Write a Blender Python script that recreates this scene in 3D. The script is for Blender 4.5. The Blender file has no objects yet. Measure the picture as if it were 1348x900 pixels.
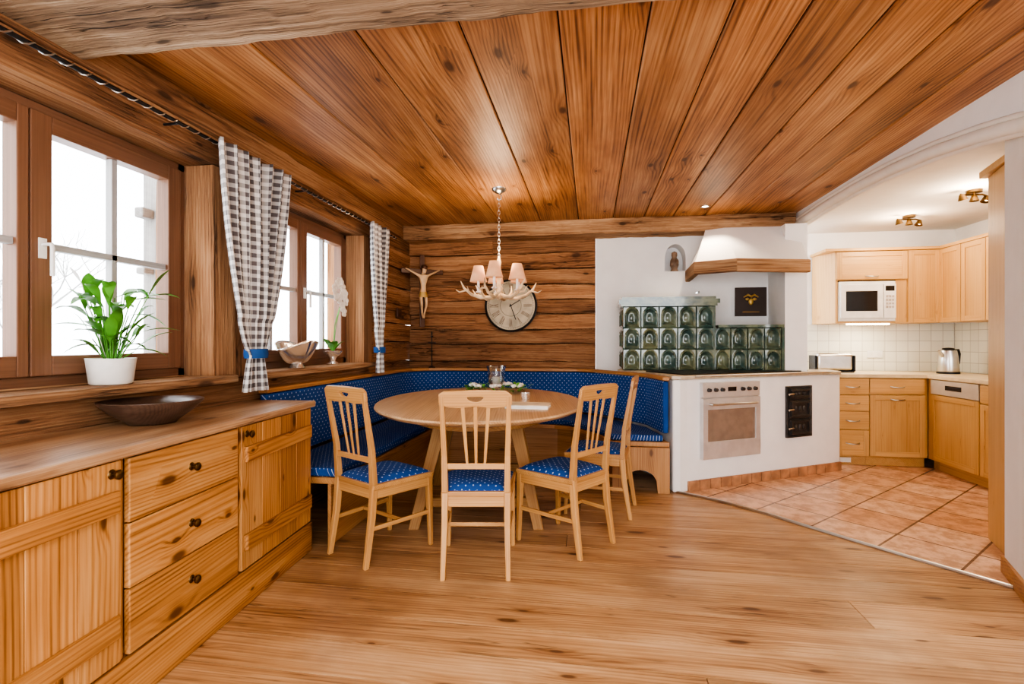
import bpy, bmesh, math, random
from mathutils import Vector, Matrix
random.seed(7)
SC=bpy.context.scene; C=SC.collection
sin,cos,pi=math.sin,math.cos,math.pi
T=Matrix.Translation
def RZ(d): return Matrix.Rotation(math.radians(d),4,'Z')
def RX(d): return Matrix.Rotation(math.radians(d),4,'X')
def RY(d): return Matrix.Rotation(math.radians(d),4,'Y')

# ------------------------------------------------------------------ mesh builder
class MB:
    def __init__(s): s.v=[];s.f=[];s.g=[];s.r=[]
    def add(s,vs,fs,gs=None,M=None,rnd=None,off=True):
        b=len(s.v); rnd=random.random() if rnd is None else rnd
        o=Vector(((rnd*37)%5,(rnd*91)%5,(rnd*53)%5)) if off else Vector((0,0,0))
        for i,p in enumerate(vs):
            p=Vector(p); g=Vector(gs[i]) if gs else Vector((p.z,p.x,p.y))
            s.g.append(g+o); s.r.append(rnd); s.v.append(M@p if M else p)
        s.f+=[tuple(b+j for j in f) for f in fs]; return s
    def box(s,c,sz,M=None,ax=None,tap=(1,1),rnd=None,off=True):
        x,y,z=[k/2 for k in sz]
        vs=[(-x,-y,-z),(x,-y,-z),(x,y,-z),(-x,y,-z)]+[(a*tap[0],b*tap[1],z) for a,b in((-x,-y),(x,-y),(x,y),(-x,y))]
        if ax is None: ax=max(range(3),key=lambda k:sz[k])
        gs=[(p[ax],p[(ax+1)%3],p[(ax+2)%3]) for p in vs]
        MM=T(Vector(c)) if M is None else M@T(Vector(c))
        return s.add(vs,[(0,3,2,1),(4,5,6,7),(0,1,5,4),(1,2,6,5),(2,3,7,6),(3,0,4,7)],gs,MM,rnd,off)
    def b6(s,x0,x1,y0,y1,z0,z1,M=None,ax=None,rnd=None):
        return s.box(((x0+x1)/2,(y0+y1)/2,(z0+z1)/2),(abs(x1-x0),abs(y1-y0),abs(z1-z0)),M,ax,rnd=rnd)
    def rough(s,x0,x1,y0,y1,z0,z1,ax,amp=.012,n=40,M=None,rnd=None):
        ext=[(x0,x1),(y0,y1),(z0,z1)]; o1,o2=(ax+1)%3,(ax+2)%3
        rr=random.Random(int(abs(x0*100+y0*37+z0*91))); ph=[rr.uniform(0,6) for _ in range(12)]
        def wob(t,k): return amp*(sin(t*2.3+ph[k])*.4+sin(t*7.1+ph[k+4])*.3+sin(t*19+ph[k+8])*.2+rr.uniform(-.25,.25))
        vs=[];gs=[]; prof=[(0,0),(.33,0),(.66,0),(1,0),(1,.33),(1,.66),(1,1),(.66,1),(.33,1),(0,1),(0,.66),(0,.33)]; m=len(prof)
        for i in range(n+1):
            t=ext[ax][0]+(ext[ax][1]-ext[ax][0])*i/n
            for j,(a,b) in enumerate(prof):
                p=[0,0,0]; p[ax]=t
                wa=wob(t+b*3,0) if a==0 else (wob(t+b*3,1) if a==1 else 0); wb=wob(t+a*3,2) if b==0 else (wob(t+a*3,3) if b==1 else 0)
                p[o1]=ext[o1][0]+(ext[o1][1]-ext[o1][0])*a+wa; p[o2]=ext[o2][0]+(ext[o2][1]-ext[o2][0])*b+wb
                vs.append(tuple(p)); gs.append((p[ax],p[o1],p[o2]))
        fs=[(i*m+k,i*m+(k+1)%m,(i+1)*m+(k+1)%m,(i+1)*m+k) for i in range(n) for k in range(m)]
        fs+=[tuple(range(m-1,-1,-1)),tuple(n*m+k for k in range(m))]
        return s.add(vs,fs,gs,M,rnd)
    def tube(s,pts,rs,n=10,M=None,caps=True,flat=1.0):
        pts=[Vector(p) for p in pts]
        if not isinstance(rs,(list,tuple)): rs=[rs]*len(pts)
        vs=[];gs=[];L=0
        d=(pts[1]-pts[0]).normalized()
        u=d.orthogonal().normalized()
        for i,p in enumerate(pts):
            if i==0: t=pts[1]-p
            elif i==len(pts)-1: t=p-pts[i-1]
            else: t=(pts[i+1]-p).normalized()+(p-pts[i-1]).normalized()
            t.normalize(); u=(u-t*u.dot(t)).normalized(); w=t.cross(u)
            if i: L+=(p-pts[i-1]).length
            for k in range(n):
                a=2*pi*k/n; vs.append(p+(u*cos(a)+w*sin(a)*flat)*rs[i]); gs.append((L,rs[i]*cos(a),rs[i]*sin(a)))
        fs=[(i*n+k,i*n+(k+1)%n,(i+1)*n+(k+1)%n,(i+1)*n+k) for i in range(len(pts)-1) for k in range(n)]
        if caps:
            fs.append(tuple(range(n-1,-1,-1))); m=(len(pts)-1)*n; fs.append(tuple(m+k for k in range(n)))
        return s.add(vs,fs,gs,M)
    def cyl(s,p0,p1,r0,r1=None,n=20,M=None): return s.tube([p0,p1],[r0,r0 if r1 is None else r1],n,M)
    def lathe(s,prof,n=32,M=None,sx=1,sy=1):
        vs=[];idx=[]
        for r,z in prof:
            if r<1e-6: idx.append([len(vs)]*n); vs.append((0,0,z))
            else:
                idx.append(list(range(len(vs),len(vs)+n)))
                vs+=[(r*cos(2*pi*k/n)*sx,r*sin(2*pi*k/n)*sy,z) for k in range(n)]
        fs=[]
        for i in range(len(prof)-1):
            a,b=idx[i],idx[i+1]
            for k in range(n):
                q=[a[k],a[(k+1)%n],b[(k+1)%n],b[k]]
                o=[]
                for t in q:
                    if t not in o:o.append(t)
                if len(o)>2: fs.append(tuple(o))
        return s.add(vs,fs,[(p[0],p[1],p[2]) for p in vs],M)
    def ball(s,c,r,n=16,m=10,M=None):
        if not isinstance(r,(tuple,list)): r=(r,r,r)
        MM=T(Vector(c))@Matrix.Diagonal((r[0],r[1],r[2],1)); MM=M@MM if M else MM
        return s.lathe([(sin(pi*i/m) if 0<i<m else 0,-cos(pi*i/m)) for i in range(m+1)],n,MM)
    def prism(s,poly,z0,z1,M=None,ax=0,rnd=None):
        n=len(poly); vs=[(x,y,z0) for x,y in poly]+[(x,y,z1) for x,y in poly]
        fs=[tuple(range(n-1,-1,-1)),tuple(range(n,2*n))]+[(i,(i+1)%n,n+(i+1)%n,n+i) for i in range(n)]
        gs=[(p[ax],p[(ax+1)%3],p[(ax+2)%3]) for p in vs]
        return s.add(vs,fs,gs,M,rnd)
    def holed(s,outer,inner,y0,y1,M=None):
        n=len(outer); vs=[(x,y0,z) for x,z in outer]+[(x,y0,z) for x,z in inner]+[(x,y1,z) for x,z in outer]+[(x,y1,z) for x,z in inner]
        fs=[]
        for i in range(n):
            j=(i+1)%n
            fs+=[(i,j,n+j,n+i),(2*n+j,2*n+i,3*n+i,3*n+j),(j,i,2*n+i,2*n+j),(n+i,n+j,3*n+j,3*n+i)]
        return s.add(vs,fs,[(p[0],p[2],p[1]) for p in vs],M)
    def grid(s,fn,nu,nv,gfn=None,M=None,rnd=None):
        vs=[];gs=[]
        for j in range(nv+1):
            for i in range(nu+1):
                p=fn(i/nu,j/nv); vs.append(p); gs.append(gfn(i/nu,j/nv) if gfn else p)
        fs=[(j*(nu+1)+i,j*(nu+1)+i+1,(j+1)*(nu+1)+i+1,(j+1)*(nu+1)+i) for j in range(nv) for i in range(nu)]
        return s.add(vs,fs,gs,M,rnd,off=gfn is None)
    def bar(s,pts,w,d,M=None):
        ws=w if isinstance(w,(list,tuple)) else [w]*len(pts); ds=d if isinstance(d,(list,tuple)) else [d]*len(pts)
        vs=[];gs=[]
        for p,a,b in zip(pts,ws,ds):
            for x,y in((-1,-1),(1,-1),(1,1),(-1,1)):
                vs.append((p[0]+x*a/2,p[1]+y*b/2,p[2])); gs.append((p[2],x*a/2,y*b/2))
        fs=[(i*4+k,i*4+(k+1)%4,i*4+4+(k+1)%4,i*4+4+k) for i in range(len(pts)-1) for k in range(4)]
        m=(len(pts)-1)*4; fs+=[(3,2,1,0),(m,m+1,m+2,m+3)]
        return s.add(vs,fs,gs,M)
    def leaf(s,base,az,L,W,rise,droop,n=8,fold=.25):
        b=Vector(base); a=math.radians(az); d=Vector((cos(a),sin(a),0)); sd=Vector((-sin(a),cos(a),0))
        vs=[];gs=[]
        for i in range(n+1):
            t=i/n; p=b+d*(L*t*cos(math.radians(rise))*(1))+Vector((0,0,L*(t*sin(math.radians(rise))-droop*t*t)))
            w=W*(sin(pi*min(1,t*.97+.03))**.8)*(.35+.65*(1-abs(2*t-.9)*.4))
            if i==n: w=.0005
            for k,q in((-1,fold),(0,0),(1,fold)):
                vs.append(p+sd*k*w/2+Vector((0,0,q*w/2))); gs.append((t,k*.5,0))
        fs=[(i*3+k,i*3+k+1,i*3+k+4,i*3+k+3) for i in range(n) for k in range(2)]
        return s.add(vs,fs,gs)
    def text(s,body,size,M,ext=.001):
        cu=bpy.data.curves.new('t','FONT'); cu.body=body; cu.size=size; cu.align_x='CENTER'; cu.align_y='CENTER'; cu.extrude=ext
        ob=bpy.data.objects.new('t',cu); C.objects.link(ob); bpy.context.view_layer.update()
        me=bpy.data.meshes.new_from_object(ob.evaluated_get(bpy.context.evaluated_depsgraph_get()))
        s.add([v.co.copy() for v in me.vertices],[tuple(p.vertices) for p in me.polygons],None,M)
        bpy.data.objects.remove(ob); bpy.data.meshes.remove(me)
        return s

def mk(mb,name,mat,parent=None,smooth=0,bevel=0,label=None,cat=None,loc=None,rot=0,sub=0,solid=0,kind=None,seg=2,group=None):
    me=bpy.data.meshes.new(name); me.from_pydata([tuple(v) for v in mb.v],[],mb.f)
    bm=bmesh.new(); bm.from_mesh(me); bmesh.ops.recalc_face_normals(bm,faces=bm.faces[:]); bm.to_mesh(me); bm.free()
    a=me.attributes.new('gco','FLOAT_VECTOR','POINT'); a.data.foreach_set('vector',[c for g in mb.g for c in g])
    a=me.attributes.new('rnd','FLOAT','POINT'); a.data.foreach_set('value',mb.r)
    if smooth:
        me.polygons.foreach_set('use_smooth',[True]*len(me.polygons)); me.set_sharp_from_angle(angle=math.radians(smooth))
    me.materials.append(mat)
    o=bpy.data.objects.new(name,me); C.objects.link(o)
    if parent: o.parent=parent
    if loc: o.location=loc
    if rot: o.rotation_euler[2]=math.radians(rot)
    if solid:
        m=o.modifiers.new('s','SOLIDIFY'); m.thickness=solid; m.offset=0
    if bevel:
        m=o.modifiers.new('b','BEVEL'); m.width=bevel; m.segments=seg; m.limit_method='ANGLE'; m.angle_limit=math.radians(40)
    if sub:
        m=o.modifiers.new('u','SUBSURF'); m.levels=sub; m.render_levels=sub
    if label: o['label']=label
    if cat: o['category']=cat
    if kind: o['kind']=kind
    if group: o['group']=group
    return o
def emp(name,loc,rot,label,cat,group=None,kind=None):
    o=bpy.data.objects.new(name,None); C.objects.link(o); o.location=loc; o.rotation_euler[2]=math.radians(rot)
    o.empty_display_size=.1; o['label']=label; o['category']=cat
    if group:o['group']=group
    if kind:o['kind']=kind
    return o
def copy_thing(src,loc,rot,label=None):
    n=src.copy(); C.objects.link(n); n.location=loc; n.rotation_euler[2]=math.radians(rot)
    if label:n['label']=label
    def rec(a,b):
        for ch in list(a.children):
            k=ch.copy(); C.objects.link(k); k.parent=b; rec(ch,k)
    rec(src,n); return n

# ------------------------------------------------------------------ materials
def nt(name):
    m=bpy.data.materials.new(name); m.use_nodes=True; t=m.node_tree; b=t.nodes['Principled BSDF']; return m,t,b
def N(t,ty,**k):
    n=t.nodes.new(ty)
    for a,v in k.items():
        if a.startswith('i_'):
            key=a[2:]; key=int(key) if key.isdigit() else key
            n.inputs[key].default_value=v
        else: setattr(n,a,v)
    return n
def math_(t,op,a,b=None,c=None):
    n=t.nodes.new('ShaderNodeMath'); n.operation=op
    for i,x in enumerate((a,b,c)):
        if x is None: continue
        if isinstance(x,(int,float)): n.inputs[i].default_value=x
        else: t.links.new(x,n.inputs[i])
    return n.outputs[0]
def mixc(t,f,a,b,mode='MIX'):
    n=t.nodes.new('ShaderNodeMix'); n.data_type='RGBA'; n.blend_type=mode
    for i,x in((0,f),(6,a),(7,b)):
        if isinstance(x,(int,float)): n.inputs[i].default_value=x
        elif isinstance(x,(tuple,list)): n.inputs[i].default_value=(*x[:3],1)
        else: t.links.new(x,n.inputs[i])
    return n.outputs[2]
def mapr(t,v,a,b,c=0,d=1,sm=True):
    n=t.nodes.new('ShaderNodeMapRange'); n.interpolation_type='SMOOTHSTEP' if sm else 'LINEAR'
    t.links.new(v,n.inputs[0])
    for i,x in enumerate((a,b,c,d)): n.inputs[i+1].default_value=x
    return n.outputs[0]
def mapping(t,v,sc,rot=(0,0,0)):
    n=t.nodes.new('ShaderNodeMapping'); n.inputs['Scale'].default_value=sc; n.inputs['Rotation'].default_value=rot; t.links.new(v,n.inputs[0]); return n.outputs[0]
def attr(t,name): return N(t,'ShaderNodeAttribute',attribute_name=name)
def bump(t,b,h,s=.2,d=.01):
    n=N(t,'ShaderNodeBump'); n.inputs['Strength'].default_value=s; n.inputs['Distance'].default_value=d
    t.links.new(h,n.inputs['Height']); t.links.new(n.outputs[0],b.inputs['Normal'])
def plain(name,col,rough=.5,metal=0,emit=0,noise=0,spec=.5,coat=0,bmp=0,bs=60):
    m,t,b=nt(name); b.inputs['Roughness'].default_value=rough; b.inputs['Metallic'].default_value=metal
    b.inputs['Specular IOR Level'].default_value=spec; b.inputs['Coat Weight'].default_value=coat
    tc=N(t,'ShaderNodeTexCoord'); nz=N(t,'ShaderNodeTexNoise',i_Scale=bs*.2,i_Detail=3.0); t.links.new(tc.outputs['Object'],nz.inputs['Vector'])
    k=noise if noise else .06
    c=mixc(t,mapr(t,nz.outputs[0],.3,.7),tuple(x*(1-k) for x in col),tuple(min(1,x*(1+k)) for x in col))
    t.links.new(c,b.inputs['Base Color'])
    if emit:
        b.inputs['Emission Color'].default_value=(*col,1); b.inputs['Emission Strength'].default_value=emit
    if bmp:
        n2=N(t,'ShaderNodeTexNoise',i_Scale=float(bs),i_Detail=4.0); t.links.new(tc.outputs['Object'],n2.inputs['Vector']); bump(t,b,n2.outputs[0],bmp,.01)
    return m
def wood(name,dark,mid,light,freq=70,warp=1.2,line=.2,fine=.6,patch=.5,knot=1.0,ks=(2.2,5),kr=.09,kon=.4,rough=.5,bmp=.15,var=.3,kcol=None,coat=0,crack=0,stain=0,rvar=0,spec=.5):
    m,t,b=nt(name); g=attr(t,'gco').outputs['Vector']; r=attr(t,'rnd').outputs['Fac']
    sp=N(t,'ShaderNodeSeparateXYZ'); t.links.new(g,sp.inputs[0])
    ac=math_(t,'ADD',sp.outputs[1],math_(t,'MULTIPLY',sp.outputs[2],.9))
    vw=mapping(t,g,(.38,3.0,3.0)); nw=N(t,'ShaderNodeTexNoise',i_Scale=1.0,i_Detail=1.0,i_Roughness=.3); t.links.new(vw,nw.inputs['Vector'])
    cb=N(t,'ShaderNodeCombineXYZ'); t.links.new(math_(t,'MULTIPLY',sp.outputs[0],ks[0]),cb.inputs[0]); t.links.new(math_(t,'MULTIPLY',ac,ks[1]),cb.inputs[1])
    vo=N(t,'ShaderNodeTexVoronoi',voronoi_dimensions='2D',i_Scale=1.0,i_Randomness=1.0); t.links.new(cb.outputs[0],vo.inputs['Vector'])
    sc_=N(t,'ShaderNodeSeparateColor'); t.links.new(vo.outputs['Color'],sc_.inputs[0]); on=math_(t,'GREATER_THAN',sc_.outputs[0],kon)
    ksz=math_(t,'MULTIPLY_ADD',sc_.outputs[1],1.1,.45)
    kd=math_(t,'DIVIDE',vo.outputs['Distance'],ksz)
    kf=math_(t,'MULTIPLY',mapr(t,kd,0,.33,1,0),on); kc=math_(t,'MULTIPLY',mapr(t,kd,kr*.4,kr,1,0),on)
    ph=math_(t,'ADD',math_(t,'MULTIPLY',ac,freq*6.283),math_(t,'MULTIPLY',nw.outputs[0],freq*.11*warp*6.283))
    ph=math_(t,'ADD',ph,math_(t,'MULTIPLY',kf,9.0*min(1,knot)))
    sn=math_(t,'MULTIPLY_ADD',math_(t,'SINE',ph),.5,.5); sn=math_(t,'POWER',sn,2.0)
    v2=mapping(t,g,(1.6,110,110)); n2=N(t,'ShaderNodeTexNoise',i_Scale=1.0,i_Detail=5.0,i_Roughness=.65); t.links.new(v2,n2.inputs['Vector'])
    v5=mapping(t,g,(.9,22,22)); n5=N(t,'ShaderNodeTexNoise',i_Scale=1.0,i_Detail=3.0,i_Roughness=.55); t.links.new(v5,n5.inputs['Vector'])
    v3=mapping(t,g,(.9,4,4)); n3=N(t,'ShaderNodeTexNoise',i_Scale=1.0,i_Detail=4.0,i_Roughness=.6); t.links.new(v3,n3.inputs['Vector'])
    lm=math_(t,'MULTIPLY',mapr(t,n5.outputs[0],.35,.65,.4,1.2),line)
    f=math_(t,'ADD',math_(t,'MULTIPLY',math_(t,'SUBTRACT',sn,.35),lm),math_(t,'MULTIPLY',math_(t,'SUBTRACT',n2.outputs[0],.5),fine*1.7))
    f=math_(t,'ADD',f,math_(t,'MULTIPLY',math_(t,'SUBTRACT',n5.outputs[0],.5),fine*1.1))
    f=math_(t,'ADD',f,math_(t,'MULTIPLY',math_(t,'SUBTRACT',n3.outputs[0],.5),patch*1.7))
    f=math_(t,'ADD',f,math_(t,'MULTIPLY',kf,.20*knot)); f=math_(t,'ADD',f,.5)
    cr=N(t,'ShaderNodeValToRGB'); e=cr.color_ramp.elements
    e[0].position=.12; e[0].color=(*light,1); e[1].position=.92; e[1].color=(*dark,1); q=e.new(.5); q.color=(*mid,1)
    t.links.new(f,cr.inputs[0]); col=cr.outputs[0]; h=f
    if knot>0: col=mixc(t,math_(t,'MULTIPLY',kc,.85*min(1,knot)),col,kcol or tuple(x*.5 for x in dark))
    if stain:
        tc=N(t,'ShaderNodeTexCoord'); n6=N(t,'ShaderNodeTexNoise',i_Scale=1.1,i_Detail=5.0,i_Roughness=.6); t.links.new(tc.outputs['Object'],n6.inputs['Vector'])
        col=mixc(t,math_(t,'MULTIPLY',mapr(t,n6.outputs[0],.46,.68),stain),col,tuple(.55*a+.25*c for a,c in zip(dark,mid)))
    if crack:
        v4=mapping(t,g,(1.1,24,24)); n4=N(t,'ShaderNodeTexNoise',i_Scale=1.0,i_Detail=3.0,i_Roughness=.5); t.links.new(v4,n4.inputs['Vector'])
        ck=mapr(t,math_(t,'ABSOLUTE',math_(t,'SUBTRACT',n4.outputs[0],.5)),.0,.02,1,0)
        ck=math_(t,'MULTIPLY',ck,mapr(t,n3.outputs[0],.5,.62)); col=mixc(t,math_(t,'MULTIPLY',ck,crack),col,tuple(x*.3 for x in dark)); h=math_(t,'ADD',f,math_(t,'MULTIPLY',ck,1.2))
    hs=N(t,'ShaderNodeHueSaturation'); t.links.new(col,hs.inputs['Color'])
    t.links.new(math_(t,'MULTIPLY_ADD',r,var,1-var*.5),hs.inputs['Value'])
    t.links.new(hs.outputs[0],b.inputs['Base Color'])
    b.inputs['Coat Weight'].default_value=coat; b.inputs['Coat Roughness'].default_value=.25; b.inputs['Specular IOR Level'].default_value=spec
    if rvar: t.links.new(mapr(t,n3.outputs[0],.3,.7,rough-rvar,rough+rvar),b.inputs['Roughness'])
    else: b.inputs['Roughness'].default_value=rough
    bump(t,b,math_(t,'MULTIPLY',h,-1),bmp,.01)
    return m
def gridmat(name,c1,c2,mortar,size,ms,rot=0,rough=.3,bmp=.3,xyz='xy',patch=0):
    m,t,b=nt(name); tc=N(t,'ShaderNodeTexCoord'); v=tc.outputs['Object']
    if xyz!='xy':
        sp=N(t,'ShaderNodeSeparateXYZ'); t.links.new(v,sp.inputs[0]); cb=N(t,'ShaderNodeCombineXYZ')
        t.links.new(sp.outputs['XYZ'.index(xyz[0].upper())],cb.inputs[0]); t.links.new(sp.outputs['XYZ'.index(xyz[1].upper())],cb.inputs[1]); v=cb.outputs[0]
    v=mapping(t,v,(1/size,1/size,1/size),(0,0,math.radians(rot)))
    br=N(t,'ShaderNodeTexBrick',offset=0.0,squash=1.0); br.inputs['Scale'].default_value=1; br.inputs['Brick Width'].default_value=1; br.inputs['Row Height'].default_value=1
    br.inputs['Mortar Size'].default_value=ms; br.inputs['Mortar Smooth'].default_value=.1
    br.inputs['Color1'].default_value=(*c1,1); br.inputs['Color2'].default_value=(*c2,1); br.inputs['Mortar'].default_value=(*mortar,1)
    t.links.new(v,br.inputs['Vector']); col=br.outputs['Color']
    if patch:
        nz=N(t,'ShaderNodeTexNoise',i_Scale=3.4,i_Detail=7.0,i_Roughness=.7); t.links.new(v,nz.inputs['Vector'])
        col=mixc(t,patch,col,mixc(t,mapr(t,nz.outputs[0],.38,.62),(.50,.40,.33),(1.2,1.2,1.18)),'MULTIPLY')
    t.links.new(col,b.inputs['Base Color']); b.inputs['Roughness'].default_value=rough
    bump(t,b,math_(t,'MULTIPLY',br.outputs['Fac'],-1),bmp,.004)
    return m

m_ceil=wood('ceiling_wood',(.15,.058,.021),(.40,.185,.074),(.60,.345,.17),freq=50,warp=2.0,line=.26,fine=.62,patch=.75,rough=.45,var=.46,ks=(1.7,4.2),kr=.075,kon=.5,bmp=.08,kcol=(.075,.026,.010))
m_floor=wood('floor_wood',(.25,.12,.052),(.48,.285,.142),(.65,.44,.255),freq=50,warp=1.8,line=.22,fine=.7,patch=.75,rough=.36,var=.26,bmp=.08,ks=(1.4,4.5),kr=.075,kon=.42,kcol=(.09,.034,.014),crack=.65,stain=.6,rvar=.08)
m_rust=wood('rustic_timber',(.11,.047,.020),(.36,.175,.080),(.56,.325,.17),freq=45,warp=1.4,line=.16,fine=.72,patch=.62,rough=.8,bmp=.8,var=.40,crack=.65,ks=(1.5,4.5),kr=.075,kon=.55,stain=.15)
m_beam=wood('old_beam',(.14,.065,.030),(.40,.225,.115),(.60,.40,.235),freq=40,warp=1.2,line=.13,fine=.82,patch=.75,rough=.8,bmp=.8,var=.2,crack=.9,ks=(1.6,4.2),kr=.08,kon=.5,stain=.15)
m_beamp=wood('pale_hewn_beam',(.14,.09,.055),(.38,.265,.17),(.60,.47,.33),freq=40,warp=1.1,line=.1,fine=.95,patch=.95,rough=.85,bmp=.9,var=.2,crack=1.0,ks=(1.4,4.2),kr=.09,stain=.25)
m_side=wood('pine_sideboard',(.22,.088,.026),(.45,.215,.072),(.60,.345,.145),freq=55,warp=2.4,line=.32,fine=.55,patch=.62,rough=.40,var=.20,bmp=.06,ks=(3.2,8),kr=.11,kon=.42,kcol=(.08,.028,.010))
m_sidetop=wood('sideboard_top',(.19,.092,.045),(.40,.235,.125),(.60,.42,.27),freq=50,warp=1.4,line=.18,fine=.75,patch=.75,rough=.32,var=.1,bmp=.08,coat=.15,crack=.7,stain=.4,kon=.6)
m_win=wood('window_wood',(.12,.052,.03),(.21,.105,.06),(.30,.16,.10),line=.06,fine=.4,patch=.25,knot=0,rough=.38,var=.1,bmp=.05)
m_munt=wood('pale_muntin',(.30,.29,.29),(.42,.41,.41),(.52,.51,.5),line=.06,fine=.4,patch=.25,knot=0,rough=.5,var=.1,bmp=.05)
m_chair=wood('beech_chair',(.33,.155,.052),(.50,.27,.10),(.60,.355,.15),freq=80,line=.18,fine=.5,patch=.45,knot=0,rough=.38,var=.12,bmp=.03)
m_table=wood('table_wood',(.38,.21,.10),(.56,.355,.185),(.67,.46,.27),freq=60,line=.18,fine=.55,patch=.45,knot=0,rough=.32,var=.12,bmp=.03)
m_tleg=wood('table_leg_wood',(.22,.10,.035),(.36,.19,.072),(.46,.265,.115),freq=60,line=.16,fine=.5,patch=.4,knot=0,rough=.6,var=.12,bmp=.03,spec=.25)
m_bench=wood('bench_wood',(.26,.11,.036),(.45,.225,.085),(.57,.32,.135),freq=60,line=.2,fine=.5,patch=.5,rough=.45,var=.2,bmp=.08,kon=.6,kr=.07)
m_kit=wood('kitchen_maple',(.46,.25,.085),(.60,.355,.14),(.68,.44,.20),freq=50,line=.16,fine=.42,patch=.5,knot=.4,ks=(3,7),kr=.06,kon=.7,rough=.38,var=.12,bmp=.02,kcol=(.35,.17,.06))
m_dark=wood('dark_wood',(.04,.014,.007),(.10,.04,.02),(.17,.08,.045),freq=90,line=.3,fine=.5,patch=.4,knot=0,rough=.35,var=.1,bmp=.05)
m_bowl=wood('bowl_wood',(.045,.025,.018),(.09,.052,.036),(.16,.10,.07),freq=90,line=.2,fine=.4,patch=.4,knot=0,rough=.28,var=.1,bmp=.05)
m_grey=wood('weathered_wood',(.22,.20,.19),(.34,.32,.30),(.48,.46,.43),line=.2,rough=.8,var=.2)
m_gap=plain('dark_joint',(.04,.018,.008),.9)
m_plast=plain('white_plaster',(.86,.85,.84),.85,bmp=.10,bs=30,noise=.02)
m_hoodp=plain('smooth_plaster',(.88,.87,.85),.8,noise=.01)
m_kceil=plain('kitchen_ceiling_paint',(.80,.76,.70),.85,noise=.02)
m_cream=plain('cream_moulding',(.82,.78,.71),.7,noise=.02)
m_steel=plain('brushed_steel',(.62,.61,.59),.28,1)
m_steelo=plain('oven_front_steel',(.68,.67,.66),.32,.55)
m_panel=plain('beige_metal_panel',(.58,.52,.43),.35,.3)
m_brass=plain('aged_brass',(.16,.10,.045),.35,1)
m_iron=plain('cast_iron',(.03,.03,.032),.42,.5,bmp=.2)
m_iron2=plain('stove_iron',(.085,.085,.088),.34,.6,noise=.2,bmp=.15)
m_black=plain('black_glass',(.015,.015,.017),.08)
m_white=plain('white_enamel',(.82,.81,.78),.3)
m_ceram=plain('white_ceramic',(.80,.78,.74),.35)
m_silver=plain('silver_metal',(.86,.85,.83),.2,.85,bmp=.3,bs=25)
m_terr=plain('brick_trim',(.46,.24,.13),.5,noise=.3,bs=40)
m_stone=plain('cream_stone',(.58,.49,.36),.35,noise=.15)
m_ktop=plain('kitchen_worktop',(.70,.55,.34),.35,noise=.08)
m_antler=plain('antler',(.68,.52,.34),.55,noise=.3)
m_gold=plain('gold',(.50,.33,.10),.4,.7)
m_loin=plain('gilded_cloth',(.62,.42,.16),.45,.4)
m_leafm=plain('leaf_green',(.11,.33,.05),.4,noise=.35,bs=40)
m_petal=plain('white_petal',(.85,.83,.80),.5)
m_soil=plain('soil',(.05,.03,.02),.9)
m_skin=plain('carved_wood_figure',(.70,.48,.28),.45,noise=.15)
m_figd=plain('carved_brown_figure',(.26,.17,.11),.5,noise=.4)
m_plq=plain('plaque_brown',(.05,.03,.022),.5,.2,bmp=.15)
m_snow=plain('snow',(.80,.83,.87),.9)
m_bark=plain('bark',(.30,.29,.28),.9)
m_paper=plain('paper_cover',(.72,.60,.42),.6,noise=.15)
m_rope=plain('tie_blue',(.014,.085,.28),.7)
m_shade=plain('lamp_shade_fabric',(.76,.42,.24),.8,emit=.25)
m_bulb=plain('bulb_glow',(1,.75,.48),.5,emit=4)
m_oglass=plain('oven_glass',(.34,.265,.21),.07,.3,noise=.1)
m_clock=plain('clock_face',(.50,.45,.34),.7,noise=.25,bs=30)
m_tile=gridmat('terracotta_floor_tile',(.64,.36,.22),(.80,.54,.38),(.20,.12,.08),.38,.017,rot=45,rough=.22,bmp=.5,patch=.55)
m_spl=gridmat('backsplash_tile',(.84,.82,.72),(.78,.76,.66),(.55,.52,.45),.11,.025,xyz='xz',rough=.25)
m_spl2=gridmat('backsplash_tile_side',(.84,.82,.72),(.78,.76,.66),(.55,.52,.45),.11,.025,xyz='yz',rough=.25)
def mk_glass():
    m,t,b=nt('window_glass'); t.nodes.remove(b); o=t.nodes['Material Output']
    tr=N(t,'ShaderNodeBsdfTransparent'); gl=N(t,'ShaderNodeBsdfGlossy',i_Roughness=.02); mx=N(t,'ShaderNodeMixShader'); mx.inputs[0].default_value=.05
    nz=N(t,'ShaderNodeTexNoise',i_Scale=2.0); t.links.new(mixc(t,nz.outputs[0],(.97,.98,.98),(.98,.99,.99)),tr.inputs[0])
    t.links.new(tr.outputs[0],mx.inputs[1]); t.links.new(gl.outputs[0],mx.inputs[2]); t.links.new(mx.outputs[0],o.inputs[0]); return m
m_glass=mk_glass()
def mk_clear():
    m,t,b=nt('clear_glass'); t.nodes.remove(b); o=t.nodes['Material Output']
    tr=N(t,'ShaderNodeBsdfTransparent'); gl=N(t,'ShaderNodeBsdfGlossy',i_Roughness=.03); mx=N(t,'ShaderNodeMixShader'); lw=N(t,'ShaderNodeLayerWeight',i_Blend=.35)
    nz=N(t,'ShaderNodeTexNoise',i_Scale=9.0); t.links.new(mixc(t,nz.outputs[0],(.86,.88,.88),(.92,.93,.93)),tr.inputs[0])
    t.links.new(math_(t,'MULTIPLY_ADD',lw.outputs['Facing'],.55,.08),mx.inputs[0])
    t.links.new(tr.outputs[0],mx.inputs[1]); t.links.new(gl.outputs[0],mx.inputs[2]); t.links.new(mx.outputs[0],o.inputs[0]); return m
m_clear=mk_clear()
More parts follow.
